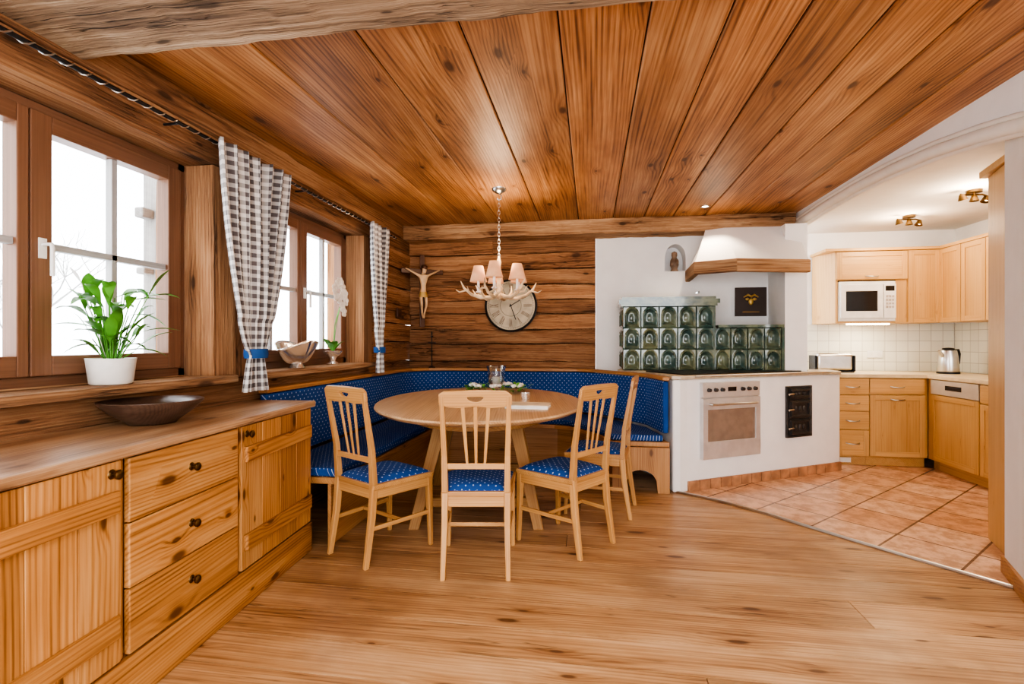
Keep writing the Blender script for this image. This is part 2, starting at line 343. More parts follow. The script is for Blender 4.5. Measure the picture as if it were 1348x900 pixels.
def mk_blue():
    m,t,b=nt('blue_patterned_fabric'); g=attr(t,'gco').outputs['Vector']
    vo=N(t,'ShaderNodeTexVoronoi',voronoi_dimensions='2D',i_Scale=29.0,i_Randomness=.15); t.links.new(mapping(t,g,(1,1,1),(0,0,.785)),vo.inputs['Vector'])
    f=mapr(t,vo.outputs['Distance'],.10,.17,1,0)
    nz=N(t,'ShaderNodeTexNoise',i_Scale=5.0); t.links.new(g,nz.inputs['Vector'])
    c=mixc(t,f,mixc(t,nz.outputs[0],(.007,.045,.20),(.013,.085,.33)),(.46,.54,.64)); t.links.new(c,b.inputs['Base Color']); b.inputs['Roughness'].default_value=.85
    n2=N(t,'ShaderNodeTexNoise',i_Scale=300.0); t.links.new(g,n2.inputs['Vector']); bump(t,b,n2.outputs[0],.15,.003); return m
m_blue=mk_blue()
def mk_ging():
    m,t,b=nt('gingham_curtain'); g=attr(t,'gco').outputs['Vector']; sp=N(t,'ShaderNodeSeparateXYZ'); t.links.new(g,sp.inputs[0])
    def st(o): 
        fr=math_(t,'FRACT',math_(t,'MULTIPLY',o,1/.045)); return math_(t,'GREATER_THAN',fr,.48)
    s=math_(t,'MULTIPLY',math_(t,'ADD',st(sp.outputs[0]),st(sp.outputs[1])),.5)
    c=mixc(t,s,(.74,.72,.69),(.125,.11,.112)); t.links.new(c,b.inputs['Base Color']); b.inputs['Roughness'].default_value=.9
    return m
m_ging=mk_ging()
def mk_glaze():
    m,t,b=nt('green_glaze'); tc=N(t,'ShaderNodeTexCoord'); nz=N(t,'ShaderNodeTexNoise',i_Scale=9.0,i_Detail=4.0); t.links.new(tc.outputs['Object'],nz.inputs['Vector'])
    r=attr(t,'rnd').outputs['Fac']
    c=mixc(t,mapr(t,nz.outputs[0],.35,.65),(.045,.082,.06),(.21,.24,.14)); c=mixc(t,math_(t,'MULTIPLY',r,.6),c,(.07,.14,.14))
    t.links.new(c,b.inputs['Base Color']); b.inputs['Roughness'].default_value=.10; b.inputs['Coat Weight'].default_value=1; b.inputs['Coat Roughness'].default_value=.04; return m
m_green=mk_glaze()

# ------------------------------------------------------------------ room shell
H=2.44; WX=-2.0; YB=5.45
mb=MB()
y=-1.5; k=0
while y<6.0:
    w=random.choice([.20,.23,.27]); k+=1
    cuts=[-2.2,4.0] if k%3 else [-2.2,random.uniform(-.3,1.6),4.0]
    for a,b in zip(cuts[:-1],cuts[1:]): mb.b6(a+.0015,b-.0015,y+.0024,y+w-.0024,-.03,0,ax=0)
    y+=w
mk(mb,'floor',m_floor,kind='structure',label='wide worn pine plank floor running across the dining room',cat='floor')
mb=MB(); mb.b6(-2.2,4.0,-1.5,6.1,-.08,-.008,ax=0); mk(mb,'floor',m_gap,kind='structure',label='dark subfloor seen in plank joints',cat='floor')
bd=[(.66,4.22),(.95,4.02),(1.21,3.76),(1.40,3.53),(1.55,3.35),(1.77,3.10),(2.03,2.82)]
mb=MB(); mb.prism(bd+[(3.8,2.82),(3.8,5.97),(.66,5.97)],.0005,.006)
mk(mb,'floor',m_tile,kind='structure',label='terracotta tile floor laid diagonally in the kitchen',cat='floor')
mb=MB(); mb.tube([(x,y,.006) for x,y in bd],.012,8,flat=1); mk(mb,'trim_1',m_steel,kind='structure',label='metal threshold strip between plank floor and kitchen tiles',cat='trim')

mb=MB()
seams=[-2.3,-1.88,-1.40,-.93,-.51,-.125,.22,.52,.80,1.10,1.40,1.70,2.0]
rs=[.12,.60,.25,.5,.40,.80,.45,.92,.35,.75,.55,.85]
for k,(a,b) in enumerate(zip(seams[:-1],seams[1:])):
    mb.b6(a+.003,b-.003,-1.5,5.6,H,H+.03,ax=1,rnd=rs[k]+random.random()*.04)
mk(mb,'ceiling',m_ceil,kind='structure',bevel=.006,seg=1,label='stained pine plank ceiling with knots',cat='ceiling')
mb=MB(); mb.b6(-2.3,2.0,-1.5,5.6,H+.012,H+.06,ax=1); mk(mb,'ceiling',m_gap,kind='structure',label='dark joints between ceiling planks',cat='ceiling')
mb=MB(); mb.b6(2.03,3.9,1.5,6.05,2.375,2.43); mk(mb,'ceiling',m_kceil,kind='structure',label='lower white plaster kitchen ceiling',cat='ceiling')

# left wall
mb=MB()
for i in range(5): mb.rough(-2.30,WX+random.uniform(-.012,.0),-1.5,5.6,i*.2+.004,i*.2+.196,1,.007,70)
mb.rough(-2.35,WX-.003,-1.5,5.6,2.152,2.30,1,.008,90); mb.rough(-2.35,WX+.014,-1.5,5.6,2.304,H,1,.008,90)
mb.b6(-2.35,WX,-1.5,.80,1.0,2.15,ax=2)
mb.rough(-2.35,WX,2.45,2.62,1.0,2.15,2,.006,24); mb.rough(-2.35,WX-.008,2.624,2.80,1.0,2.15,2,.006,24)
z=1.0
for h in(.2,.19,.2,.18,.2,.18):
    mb.rough(-2.30,WX+random.uniform(-.012,.006),4.46,5.6,z+.004,z+h-.004,1,.009,24); z+=h
mb.b6(-2.35,WX,4.28,4.45,1.0,2.15,ax=2); mb.b6(-2.35,-2.12,4.3,5.6,.9,2.2,ax=1); mb.b6(-2.35,-2.12,-1.5,5.6,0,1.0,ax=1)
mk(mb,'wall_left',m_rust,kind='structure',smooth=35,label='rough reclaimed timber wall with two window openings',cat='wall')
mb=MB(); z=0
hs=[.20,.19,.21,.19,.20,.19,.155,.17,.15,.165,.16,.17,.16,.13]
for i,h in enumerate(hs):
    if z>=H: break
    cut=[-2.0,.05]
    if i in(8,10,12): cut=[-2.0,random.uniform(-1.2,-.3),.05]
    for a,b in zip(cut[:-1],cut[1:]):
        mb.rough(a+.001,b-.001,YB+random.uniform(-.022,.012),YB+.12,z+.006,min(z+h,H)-.006,0,.011,max(8,int((b-a)*22)))
    z+=h
mb.b6(-2.0,.05,YB+.05,YB+.13,0,H,rnd=.01)
mk(mb,'wall_back',m_rust,kind='structure',smooth=35,label='horizontal rough sawn timber plank wall',cat='wall')
mb=MB(); mb.b6(.052,.60,YB,YB+.12,0,H); mb.b6(.60,1.10,YB,YB+.12,0,1.70); mb.b6(1.10,1.95,YB,YB+.12,0,H); mb.b6(1.76,1.95,5.0,YB,.93,2.285)
mk(mb,'wall_stove',m_plast,kind='structure',label='white plaster wall with pier behind the stove',cat='wall')
cx=.86; mb=MB(); n=48; out=[];inn=[]; zc0=2.04
for i in range(n):
    a=2*pi*i/n+.0001; dx,dz=cos(a),sin(a)
    X=(1.10-cx if dx>0 else cx-.60); Z=(H-zc0 if dz>0 else zc0-1.70)
    k=min(X/max(abs(dx),1e-6),Z/max(abs(dz),1e-6)); out.append((dx*k,zc0+dz*k))
    k=min(.105/max(abs(dx),1e-6),.11/max(abs(dz),1e-6)); x,z=dx*k,dz*k
    if dz>0: x=.105*cos(a) ; z=.17*sin(a)**.8
    inn.append((x,zc0+z))
mb.holed(out,inn,YB,YB+.20,T((cx,0,0))); mb.b6(.60,1.10,YB+.20,YB+.25,1.7,H)
mk(mb,'wall_niche',m_plast,kind='structure',label='white plaster wall section with small arched niche',cat='wall')
mb=MB(); mb.b6(1.95,3.85,5.95,6.05,0,2.4); mk(mb,'wall_kitchen_back',m_plast,kind='structure',label='white kitchen rear wall',cat='wall')
mb=MB(); mb.b6(3.75,3.85,1.5,5.95,0,2.4); mk(mb,'wall_kitchen_right',m_plast,kind='structure',label='white kitchen side wall',cat='wall')
mb=MB(); mb.prism([(1.98,-1.5),(2.13,-1.5),(2.13,2.0),(2.22,2.98),(2.12,3.0),(1.98,2.66)],0,2.44)
mk(mb,'wall_right',m_plast,kind='structure',label='white plaster wall beside the kitchen opening',cat='wall')
mb=MB(); mb.prism([(1.965,-1.5),(1.98,-1.5),(1.98,2.66),(2.12,3.0),(2.11,3.012),(1.965,2.67)],0,.085,ax=1)
mk(mb,'baseboard_right',m_bench,kind='structure',label='wooden baseboard along the white wall',cat='baseboard')
def zc(y):
    P=[(1.3,1.70),(1.8,1.95),(2.2,2.08),(2.67,2.195),(2.92,2.243),(3.27,2.293),(3.7,2.330),(4.1,2.346),(4.6,2.348),(5.0,2.334),(5.46,2.305)]
    for (a,za),(b,zb) in zip(P[:-1],P[1:]):
        if a<=y<=b: return za+(zb-za)*(y-a)/(b-a)
ysl=[1.4+(5.445-1.4)*i/40 for i in range(41)]
mb=MB(); vs=[];n=41
for x in(1.95,2.06):
    vs+=[(x,y,zc(y)) for y in ysl]+[(x,y,H-.001) for y in ysl]
fs=[]
for i in range(40):
    fs+=[(i,i+1,n+i+1,n+i),(2*n+i+1,2*n+i,3*n+i,3*n+i+1),(i+1,i,2*n+i,2*n+i+1)]
mb.add(vs,fs); mk(mb,'wall_header',m_plast,kind='structure',smooth=40,label='white arched plaster header over the kitchen opening',cat='wall')
mb=MB(); mb.tube([(1.950,y,zc(y)+.004) for y in ysl],.034,12); mb.tube([(1.940,y,zc(y)+.048) for y in ysl],.014,8); mb.tube([(1.99,y,zc(y)-.018) for y in ysl],.026,10)
mk(mb,'trim_2',m_cream,kind='structure',smooth=60,label='rounded cream plaster moulding along the arch',cat='trim')
mb=MB(); mb.rough(-1.985,1.93,5.2,5.44,2.29,H-.001,0,.010,90); mk(mb,'trim_3',m_beam,kind='structure',smooth=35,label='old hewn beam along the top of the back wall',cat='beam')
mb=MB(); mb.rough(-1.985,1.94,1.40,1.73,2.32,H-.001,0,.008,110); mk(mb,'trim_4',m_beamp,kind='structure',smooth=35,label='pale old hewn ceiling beam across the room',cat='beam')
for k,(a,b) in enumerate(((.7,2.56),(2.70,4.38))):
    mb=MB(); mb.b6(-2.17,-1.93,a,b,.978,1.018,ax=1); mb.b6(-2.33,-2.165,a+.12,b-.12,.978,1.03,ax=1); mk(mb,'trim_%d'%(5+k),m_beam,kind='structure',bevel=.008,label='thick timber window sill',cat='window sill')
def window(i,y0,y1,ym):
    e=emp('window_%d'%i,(-2.2,(y0+y1)/2,1.02),0,'brown wooden double casement window with pale muntins','window',kind='structure')
    M=T((2.2,-(y0+y1)/2,-1.02)); z0,z1=1.02,2.148
    mb=MB(); fx0,fx1=-2.235,-2.165
    mb.b6(fx0,fx1,y0,y0+.045,z0,z1,M); mb.b6(fx0,fx1,y1-.045,y1,z0,z1,M); mb.b6(fx0,fx1,y0,y1,z0,z0+.045,M); mb.b6(fx0,fx1,y0,y1,z1-.04,z1,M)
    mk(mb,'window_frame',m_win,e,bevel=.004)
    for s,(a,b) in enumerate(((y0+.045,ym-.003),(ym+.003,y1-.045))):
        mb=MB(); cx0,cx1=-2.215,-2.145; za,zb=z0+.045,z1-.04; st=.08; sr=.042 if s==0 else st
        mb.b6(cx0,cx1,a,a+st,za,zb,M); mb.b6(cx0,cx1,b-sr,b,za,zb,M); mb.b6(cx0,cx1,a+st,b-sr,za,za+st,M); mb.b6(cx0,cx1,a+st,b-sr,zb-st*.9,zb,M)
        mc=(a+b)/2; zm=1.585
        c=mk(mb,'casement',m_win,e,bevel=.004)
        mb=MB(); mb.b6(-2.195,-2.16,mc-.014,mc+.014,za+st,zb-st*.9,M); mb.b6(-2.195,-2.16,a+st,b-sr,zm-.014,zm+.014,M); mk(mb,'muntin',m_munt,c,bevel=.003)
        g=MB(); g.b6(-2.183,-2.179,a+st-.01,b-sr+.01,za+st-.01,zb-st*.9+.01,M); mk(g,'glass_pane',m_glass,c)
        if s==1:
            hb=MB(); hy=a+.04; hb.b6(-2.145,-2.138,hy-.014,hy+.014,1.53,1.61,M); hb.tube([(-2.138,hy,1.585),(-2.10,hy,1.585),(-2.095,hy,1.57),(-2.095,hy,1.46)],.008,8,M)
            mk(hb,'handle',m_white,c,smooth=50,label='light metal window handle')
    return e
window(1,.81,2.44,1.66); window(2,2.805,4.27,3.525)

mb=MB(); mb.b6(-60,-2.6,-30,50,-1.6,-1.5); mk(mb,'snowy_ground',m_snow,label='snow covered ground outside the windows',cat='snow',kind='stuff')
def tree(loc,h,sd):
    rr=random.Random(sd); mb=MB()
    def br(p,d,L,r,lv):
        pts=[p]; dd=d.copy()
        for i in range(4):
            dd=(dd+Vector((rr.uniform(-.18,.18),rr.uniform(-.18,.18),rr.uniform(-.02,.14)))).normalized(); pts.append(pts[-1]+dd*L/4)
        mb.tube(pts,[r,r*.88,r*.75,r*.62,r*.5],5)
        if lv>0:
            for k in range(4 if lv>1 else 5):
                t=rr.uniform(.35,1); i=min(3,int(t*4)); q=pts[i+1]
                a=rr.uniform(0,2*pi); nd=(dd*.7+Vector((cos(a),sin(a),rr.uniform(.1,.6)))*.8).normalized(); br(q,nd,L*.62,r*.5,lv-1)
    br(Vector((0,0,.01)),Vector((0,0,1)),h*.45,.07,4)
    mk(mb,'bare_tree',m_bark,loc=loc,label='leafless winter tree outside the window',cat='tree')
tree((-8.5,6.0,-1.50),5.0,3); tree((-10.5,11.5,-1.50),5.0,5)
mb=MB(); mb.b6(-2.66,-2.56,2.68,2.78,-1.499,2.35,ax=2); mb.b6(-2.64,-2.58,2.60,2.68,1.93,1.99,ax=1); mb.b6(-2.64,-2.58,2.61,2.68,1.6,1.64,ax=1)
mk(mb,'timber_post',m_grey,bevel=.01,label='weathered grey timber post outside the window',cat='post')

# curtain rail
mb=MB(); mb.tube([(-1.905,-1.2+i*.1,2.225) for i in range(61)],.009,8)
mb2=MB()
pts=[(-1.905+.0105*cos(i*1.1),-1.2+i*.012,2.225+.0105*sin(i*1.1)) for i in range(500)]; mb2.tube(pts,.003,5)
e=emp('curtain_rail',(0,0,0),0,'twisted wrought iron curtain rod above the windows','curtain rail')
mk(mb,'rod',m_iron,e,smooth=60); mk(mb2,'twisted_wire',m_steel,e,smooth=60)
for yy in(.4,2.12,3.2,4.65):
    mb=MB(); mb.tube([(-1.99,yy,2.225),(-1.905,yy,2.225)],.006,6); mk(mb,'bracket',m_iron,e)
def curtain(ya,yb,yt,wt,wb,zt,label,n):
    e=emp('curtain',(-1.87,yt,.92),0,label,'curtain',group='gingham window curtains')
    z0,z1=.925,2.232; mid=(ya+yb)/2
    def f(u,v):
        z=z0+(z1-z0)*v
        if z>=zt:
            t=(z-zt)/(z1-zt); w=wt+(yb-ya-wt)*(t**.55); c=yt+(mid-yt)*t**.8; am=.020+.024*t
        else:
            t=(zt-z)/(zt-z0); w=wt+(wb-wt)*t**.7; c=yt; am=.020+.012*t
        ir=.35*sin(2.7*u*6+1.3)+.5*sin(2.2*v+u*4)
        return (am*(.75+.25*sin(9*u+2))*sin(2*pi*n*u+ir)+.008*sin(11*u+5*v)+.008*(v>.3), c+(u-.5)*w+.35*w/n*sin(4*pi*n*u+ir)*.3-yt, z-.92)
    mb=MB(); mb.grid(f,n*14,60,lambda u,v:(u*(yb-ya)*1.7,v*1.3,0)); mk(mb,'curtain_panel',m_ging,e,smooth=180,solid=.002)
    mb=MB(); mb.lathe([(.0,-.026),(.5,-.026),(.52,0),(.5,.026),(0,.026)],28,T((0,0,zt-.92)),sx=.1,sy=wt*1.15); mk(mb,'tieback',m_rope,e,smooth=40,label='blue fabric tieback')
curtain(2.29,2.97,2.62,.14,.24,1.135,'brown and white gingham curtain tied with blue band between windows',7)
curtain(4.10,4.50,4.32,.10,.15,1.13,'narrow brown and white gingham curtain with blue band near corner',5)

# ------------------------------------------------------------------ sideboard
SB=emp('sideboard',(-1.46,.82,0),94.3,'long golden pine sideboard with plank doors and three drawers','sideboard')
mb=MB(); mb.prism([(-.5,.02),(1.90,.02),(1.90,.385),(-.5,.565)],.17,.825,ax=2)
for xx in(-.02,.607,1.217): mb.b6(xx,xx+.02,-.0,.03,.17,.825,ax=2)
mk(mb,'body',m_side,SB,bevel=.003)
mb=MB(); mb.prism([(-.5,-.012),(1.915,-.012),(1.915,.385),(-.5,.565)],0,.165,ax=0); mk(mb,'plinth',m_side,SB,bevel=.006)
mb=MB(); mb.prism([(-.52,-.03),(1.925,-.03),(1.925,.387),(-.52,.572)],.826,.862,ax=0); mk(mb,'worktop',m_sidetop,SB,bevel=.008)
def knob(par,x,z,y=-.02):
    mb=MB(); M=T((x,y,z))@RX(90); mb.lathe([(0,0),(.016,.0),(.014,.003),(.006,.006),(.006,.014),(.015,.02),(.016,.027),(.010,.032),(0,.033)],16,M); mk(mb,'knob',m_brass,par,smooth=50,label='dark brass knob')
def sdoor(x0,x1,kx):
    mb=MB(); n=4; w=(x1-x0)/n
    for i in range(n): mb.b6(x0+i*w+.0006,x0+(i+1)*w-.0006,-.018,.002,.178,.822,ax=2)
    for z in(.30,.695): 
        mb.prism([(x0+.015,-.018),(x0+.015,-.03),(x0+.022,-.036),(x1-.022,-.036),(x1-.015,-.03),(x1-.015,-.018)],z-.035,z+.035,ax=0)
    d=mk(mb,'door',m_side,SB,bevel=.0025); knob(d,kx,.785,-.018)
sdoor(-.0,.60,.565); sdoor(1.235,1.885,1.275)
sdoor(-.5,-.03,-.06)
for i in range(3):
    z0=.178+i*.2155; mb=MB(); mb.b6(.632,1.208,-.018,.004,z0,z0+.212,ax=0); d=mk(mb,'drawer',m_side,SB,bevel=.004); knob(d,.92,z0+.115,-.018)
mb=MB(); mb.lathe([(0,.0),(.085,.0),(.095,.012),(.15,.052),(.185,.088),(.187,.096),(.178,.097),(.14,.064),(.09,.028),(0,.02)],48)
mk(mb,'wooden_bowl',m_bowl,smooth=60,loc=(-1.81,1.87,.8625),label='shallow dark turned wood bowl on the sideboard',cat='bowl')
PL=emp('potted_peace_lily',(-2.04,1.90,1.0185),0,'leafy green peace lily in a white pot on the sill','potted plant')
mb=MB(); mb.lathe([(0,0),(.07,0),(.078,.006),(.088,.10),(.09,.112),(.082,.112),(.078,.09),(0,.088)],40); mk(mb,'pot',m_ceram,PL,smooth=50)
mb=MB(); mb.lathe([(0,.098),(.07,.096),(.08,.089)],20); mk(mb,'soil',m_soil,PL)
mb=MB(); st=MB(); rr=random.Random(4)
for i in range(50):
    az=rr.uniform(0,360); h=rr.uniform(.03,.30); ro=rr.uniform(.02,.07); a=math.radians(az)
    tip=Vector((cos(a)*ro*(1+h*3.4),sin(a)*ro*(1+h*3.4),.09+h))
    if tip.x<-.05: tip.x=-.04; az=az if cos(a)>0 else 180-az
    st.tube([(cos(a)*.02,sin(a)*.02,.09),(tip.x*.6,tip.y*.6,.09+h*.6),tip],[.003,.0025,.002],5)
    mb.leaf(tip,az,rr.uniform(.14,.23),rr.uniform(.038,.054),rr.uniform(20,70),rr.uniform(.25,.7))
mk(st,'stems',m_leafm,PL,smooth=60); mk(mb,'leaves',m_leafm,PL,smooth=180)
mb=MB(); mb.leaf((.0,-.13,.42),250,.08,.035,60,.1); mb.cyl((0,-.02,.1),(.0,-.13,.42),.002,n=5); mk(mb,'flower',m_petal,PL,smooth=180)
mb=MB()
def dish(u,v):
    a=2*pi*u; r=.03+.145*v**.8; w=1+.12*v*sin(4*a+.5)
    return (r*w*cos(a)*.60,r*w*sin(a)*1.25,.03+.13*v**1.7+.03*v*cos(2*a))
mb.grid(dish,48,12); mb.lathe([(0,0),(.055,0),(.04,.015),(.033,.032),(0,.034)],24)
mk(mb,'silver_dish',m_silver,smooth=60,solid=.004,loc=(-2.04,3.30,1.0205),label='wavy silver fruit dish on the window sill',cat='dish')
OR=emp('potted_orchid',(-2.05,3.82,1.0185),0,'white orchid in a silver pot on the window sill','potted plant')
mb=MB(); mb.lathe([(0,0),(.045,0),(.05,.01),(.02,.03),(.03,.06),(.07,.09),(.075,.11),(.065,.11),(0,.095)],32); mk(mb,'pot',m_silver,OR,smooth=50)
mb=MB()
for az,l in((20,.2),(100,.18),(190,.1),(260,.24),(310,.2),(60,.15),(280,.16)): mb.leaf((0,0,.1),az,l,.06,58,.4)
mk(mb,'leaves',m_leafm,OR,smooth=180)
mb=MB(); sp=[(0,0,.1),(.01,.03,.3),(.02,.09,.5),(.02,.10,.62),(.03,.04,.66),(.03,-.05,.60)]; mb.tube(sp,.0035,6); sp2=[(0,0,.1),(-.01,.05,.32),(0,.12,.48),(.02,.12,.58),(.02,.0,.56)]; mb.tube(sp2,.0035,6); mk(mb,'stems',m_leafm,OR,smooth=60)
mb=MB()
for c in [(.02,.12,.63),(.03,.07,.665),(.03,.02,.655),(.035,-.04,.61),(.02,.16,.58),(.02,.11,.57),(.03,.15,.52),(.03,.05,.53),(.03,-.01,.55),(.03,.09,.47),(.03,.12,.43)]:
    for k in range(5): mb.ball(Vector(c)+Vector((.006,.025*cos(k*1.257+.3),.025*sin(k*1.257+.3))),(.006,.025,.020),8,5)
mk(mb,'blossoms',m_petal,OR,smooth=60,kind='stuff')

# ------------------------------------------------------------------ corner bench
Pp=[(-1.985,2.80),(-1.985,5.0),(-1.93,5.2),(-1.78,5.36),(-1.6,5.415),(-.12,5.415),(.06,5.30),(.22,5.08),(.40,4.84),(.53,4.62),(.62,4.2)]
Qq=[(-1.45,2.80),(-1.45,4.6),(-1.42,4.75),(-1.34,4.87),(-1.2,4.92),(-.35,4.92),(-.22,4.86),(-.12,4.74),(-.02,4.58),(.08,4.42),(.16,4.2)]
BN=emp('corner_bench',(-1.7,2.80,0),0,'wooden corner bench with blue patterned upholstery round the table','bench'); BM=T((1.7,-2.80,0))
def loft(mb,A,B,z0,z1,ax=0,cush=0):
    n=len(A); vs=[];gs=[];L=0
    for i in range(n):
        if i: L+=(Vector(A[i])-Vector(A[i-1])).length
        w=(Vector(A[i])-Vector(B[i])).length
        for (p,q,off) in((A[i],z0,0),(B[i],z0,w),(B[i],z1,w),(A[i],z1,0)):
            vs.append((p[0],p[1],q)); gs.append((L,off+(q if w<.12 else (q if off else 0)),0))
    fs=[(i*4+k,(i+1)*4+k,(i+1)*4+(k+1)%4,i*4+(k+1)%4) for i in range(n-1) for k in range(4)]
    m=(n-1)*4; fs+=[(0,1,2,3),(m+3,m+2,m+1,m)]
    mb.add(vs,fs,gs,BM)
def lerp2(A,B,t): return [(a[0]+(b[0]-a[0])*t,a[1]+(b[1]-a[1])*t) for a,b in zip(A,B)]
mb=MB(); loft(mb,lerp2(Pp,Qq,.0),lerp2(Pp,Qq,1.0),.36,.40); mk(mb,'seat_board',m_bench,BN,bevel=.006)
mb=MB(); loft(mb,lerp2(Pp,Qq,.10),lerp2(Pp,Qq,.985),.402,.455); mk(mb,'seat_cushion',m_blue,BN,bevel=.016,seg=3,smooth=50)
mb=MB(); loft(mb,lerp2(Pp,Qq,.015),lerp2(Pp,Qq,.11),.47,.885); mk(mb,'backrest_cushion',m_blue,BN,bevel=.012,seg=3,smooth=50)
mb=MB(); loft(mb,lerp2(Pp,Qq,.0),lerp2(Pp,Qq,.12),.89,.92); mk(mb,'backrest_ledge',m_bench,BN,bevel=.006)
mb=MB(); loft(mb,lerp2(Pp,Qq,.84),lerp2(Pp,Qq,.88),.0,.36); mk(mb,'front_panel',m_bench,BN,bevel=.003)
mb=MB(); x0,x1=.17,.615; out=[(x0,0),(x0,.36),(x1,.36),(x1,0),(x1-.09,0)]
for i in range(9):
    a=pi*i/8; out.append(((x0+x1)/2+.13*cos(a),.16*sin(a)**.7+.02))
out.append((x0+.09,0))
mb.add([(x,4.195,z) for x,z in out]+[(x,4.165,z) for x,z in out],[tuple(range(len(out))),tuple(range(2*len(out)-1,len(out)-1,-1))]+[(i,(i+1)%len(out),len(out)+(i+1)%len(out),len(out)+i) for i in range(len(out))],None,BM)
mk(mb,'end_panel',m_bench,BN)

# ------------------------------------------------------------------ table
CA=8.8
TB=emp('dining_table',(-.807,3.70,0),CA,'large oval light wood dining table with splayed legs','table')
mb=MB(); mb.lathe([(0,.735),(.96,.735),(.985,.745),(1.0,.758),(.995,.768),(.985,.772),(0,.772)],96,None,sx=.745,sy=1.05)
for i in range(len(mb.g)): mb.g[i]=Vector((mb.v[i].y*1.0,mb.v[i].x,mb.v[i].z))
mk(mb,'tabletop',m_table,TB,smooth=40)
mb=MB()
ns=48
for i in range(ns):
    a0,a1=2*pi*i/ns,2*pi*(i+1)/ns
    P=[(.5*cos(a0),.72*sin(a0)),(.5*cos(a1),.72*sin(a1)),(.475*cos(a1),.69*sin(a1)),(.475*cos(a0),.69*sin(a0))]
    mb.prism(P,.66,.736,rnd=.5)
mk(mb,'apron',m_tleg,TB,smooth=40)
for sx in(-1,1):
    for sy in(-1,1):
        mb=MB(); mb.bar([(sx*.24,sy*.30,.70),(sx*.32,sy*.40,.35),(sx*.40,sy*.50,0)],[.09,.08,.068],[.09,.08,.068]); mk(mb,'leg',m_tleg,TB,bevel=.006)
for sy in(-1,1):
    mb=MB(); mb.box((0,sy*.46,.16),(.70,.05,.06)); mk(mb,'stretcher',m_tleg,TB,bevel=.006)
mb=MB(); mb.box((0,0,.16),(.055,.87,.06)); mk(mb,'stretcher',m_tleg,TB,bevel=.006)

# ------------------------------------------------------------------ chairs
def build_chair(loc,rot,label):
    e=emp('dining_chair',loc,rot,label,'chair',group='dining chairs round the table')
    sw,sb=.205,.17; zs=.445
    for sx in(-1,1):
        mb=MB(); mb.bar([(sx*.165,-.245,0),(sx*.160,-.205,.25),(sx*.160,-.19,.43)],[.026,.032,.034],[.028,.036,.038]); mk(mb,'leg',m_chair,e,bevel=.005)
        mb=MB(); mb.bar([(sx*.190,.195,0),(sx*.182,.185,.43)],[.024,.036],[.024,.036]); mk(mb,'leg',m_chair,e,bevel=.005)
    mb=MB(); mb.prism([(-sb-.01,-.205),(sb+.01,-.205),(sw,.205),(-sw,.205)],.405,.435); mb.box((0,.185,.385),(.34,.022,.06)); mb.box((0,-.19,.385),(.30,.022,.06))
    for sx in(-1,1): mb.box((0,0,0),(.022,.35,.06),T((sx*.173,0,.385))@RZ(-sx*4))
    mk(mb,'seat',m_chair,e,bevel=.005)
    mb=MB()
    def cu(u,v):
        y=-.19+.38*v; w=(sb-.012)+(sw-sb)*v; x=(2*u-1)*w; k=(1-abs(2*u-1)**4)*(1-abs(2*v-1)**4); return (x,y,.437+.034*k**.5)
    mb.grid(cu,18,18,lambda u,v:((2*u-1)*.2,.4*v,0)); mb.prism([(-sb+.012,-.19),(sb-.012,-.19),(sw-.012,.19),(-sw+.012,.19)],.4355,.4375)
    mk(mb,'cushion',m_blue,e,smooth=60,label='blue cushion with small white motifs')
    mb=MB()
    for sx in(-1,1): mb.bar([(sx*.160,-.192,.43),(sx*.162,-.205,.62),(sx*.169,-.262,.93)],[.034,.030,.024],[.034,.028,.020])
    mb.box((0,-.201,.565),(.30,.016,.030))
    n=48; out=[];inn=[]
    for i in range(n):
        a=2*pi*i/n; dx,dz=cos(a),sin(a)
        k=min(.184/max(abs(dx),1e-6),(.038 if dz<0 else .042)/max(abs(dz),1e-6)); x,z=dx*k,dz*k
        if z>.03: z+=.004*cos(x/.184*pi/2)**2
        if z<-.03: z-=.006*(1-cos(x/.184*pi*2))*.5
        out.append((x,z)); inn.append((.040*cos(a),.004+.013*sin(a)+.004*cos(2*a)))
    mb.holed(out,inn,-.010,.010,T((0,-.258,.914))@RX(10))
    for xb,xt in((-.045,-.066),(0,0),(.045,.066)):
        mb.bar([(xb,-.202,.575),(xt,-.249,.885)],[.014,.022],[.009,.009])
    mk(mb,'backrest',m_chair,e,bevel=.003)
    mb=MB()
    for sx in(-1,1): mb.box((0,0,0),(.014,.39,.024),T((sx*.174,-.01,.20))@RZ(-sx*3.5))
    mb.box((0,-.01,.20),(.340,.014,.022)); mk(mb,'stretcher',m_chair,e,bevel=.003)
    return e
ch=build_chair((-.612,2.745,0),8.8,'light beech chair with blue cushion, back turned to the room')
copy_thing(ch,(-1.20,2.83,0),-29,'light beech chair with blue cushion beside the sideboard end')
copy_thing(ch,(-.165,3.10,0),55,'light beech chair with blue cushion turned diagonally to the table')
copy_thing(ch,(.05,3.72,0),80,'light beech chair with blue cushion beside the bench end')

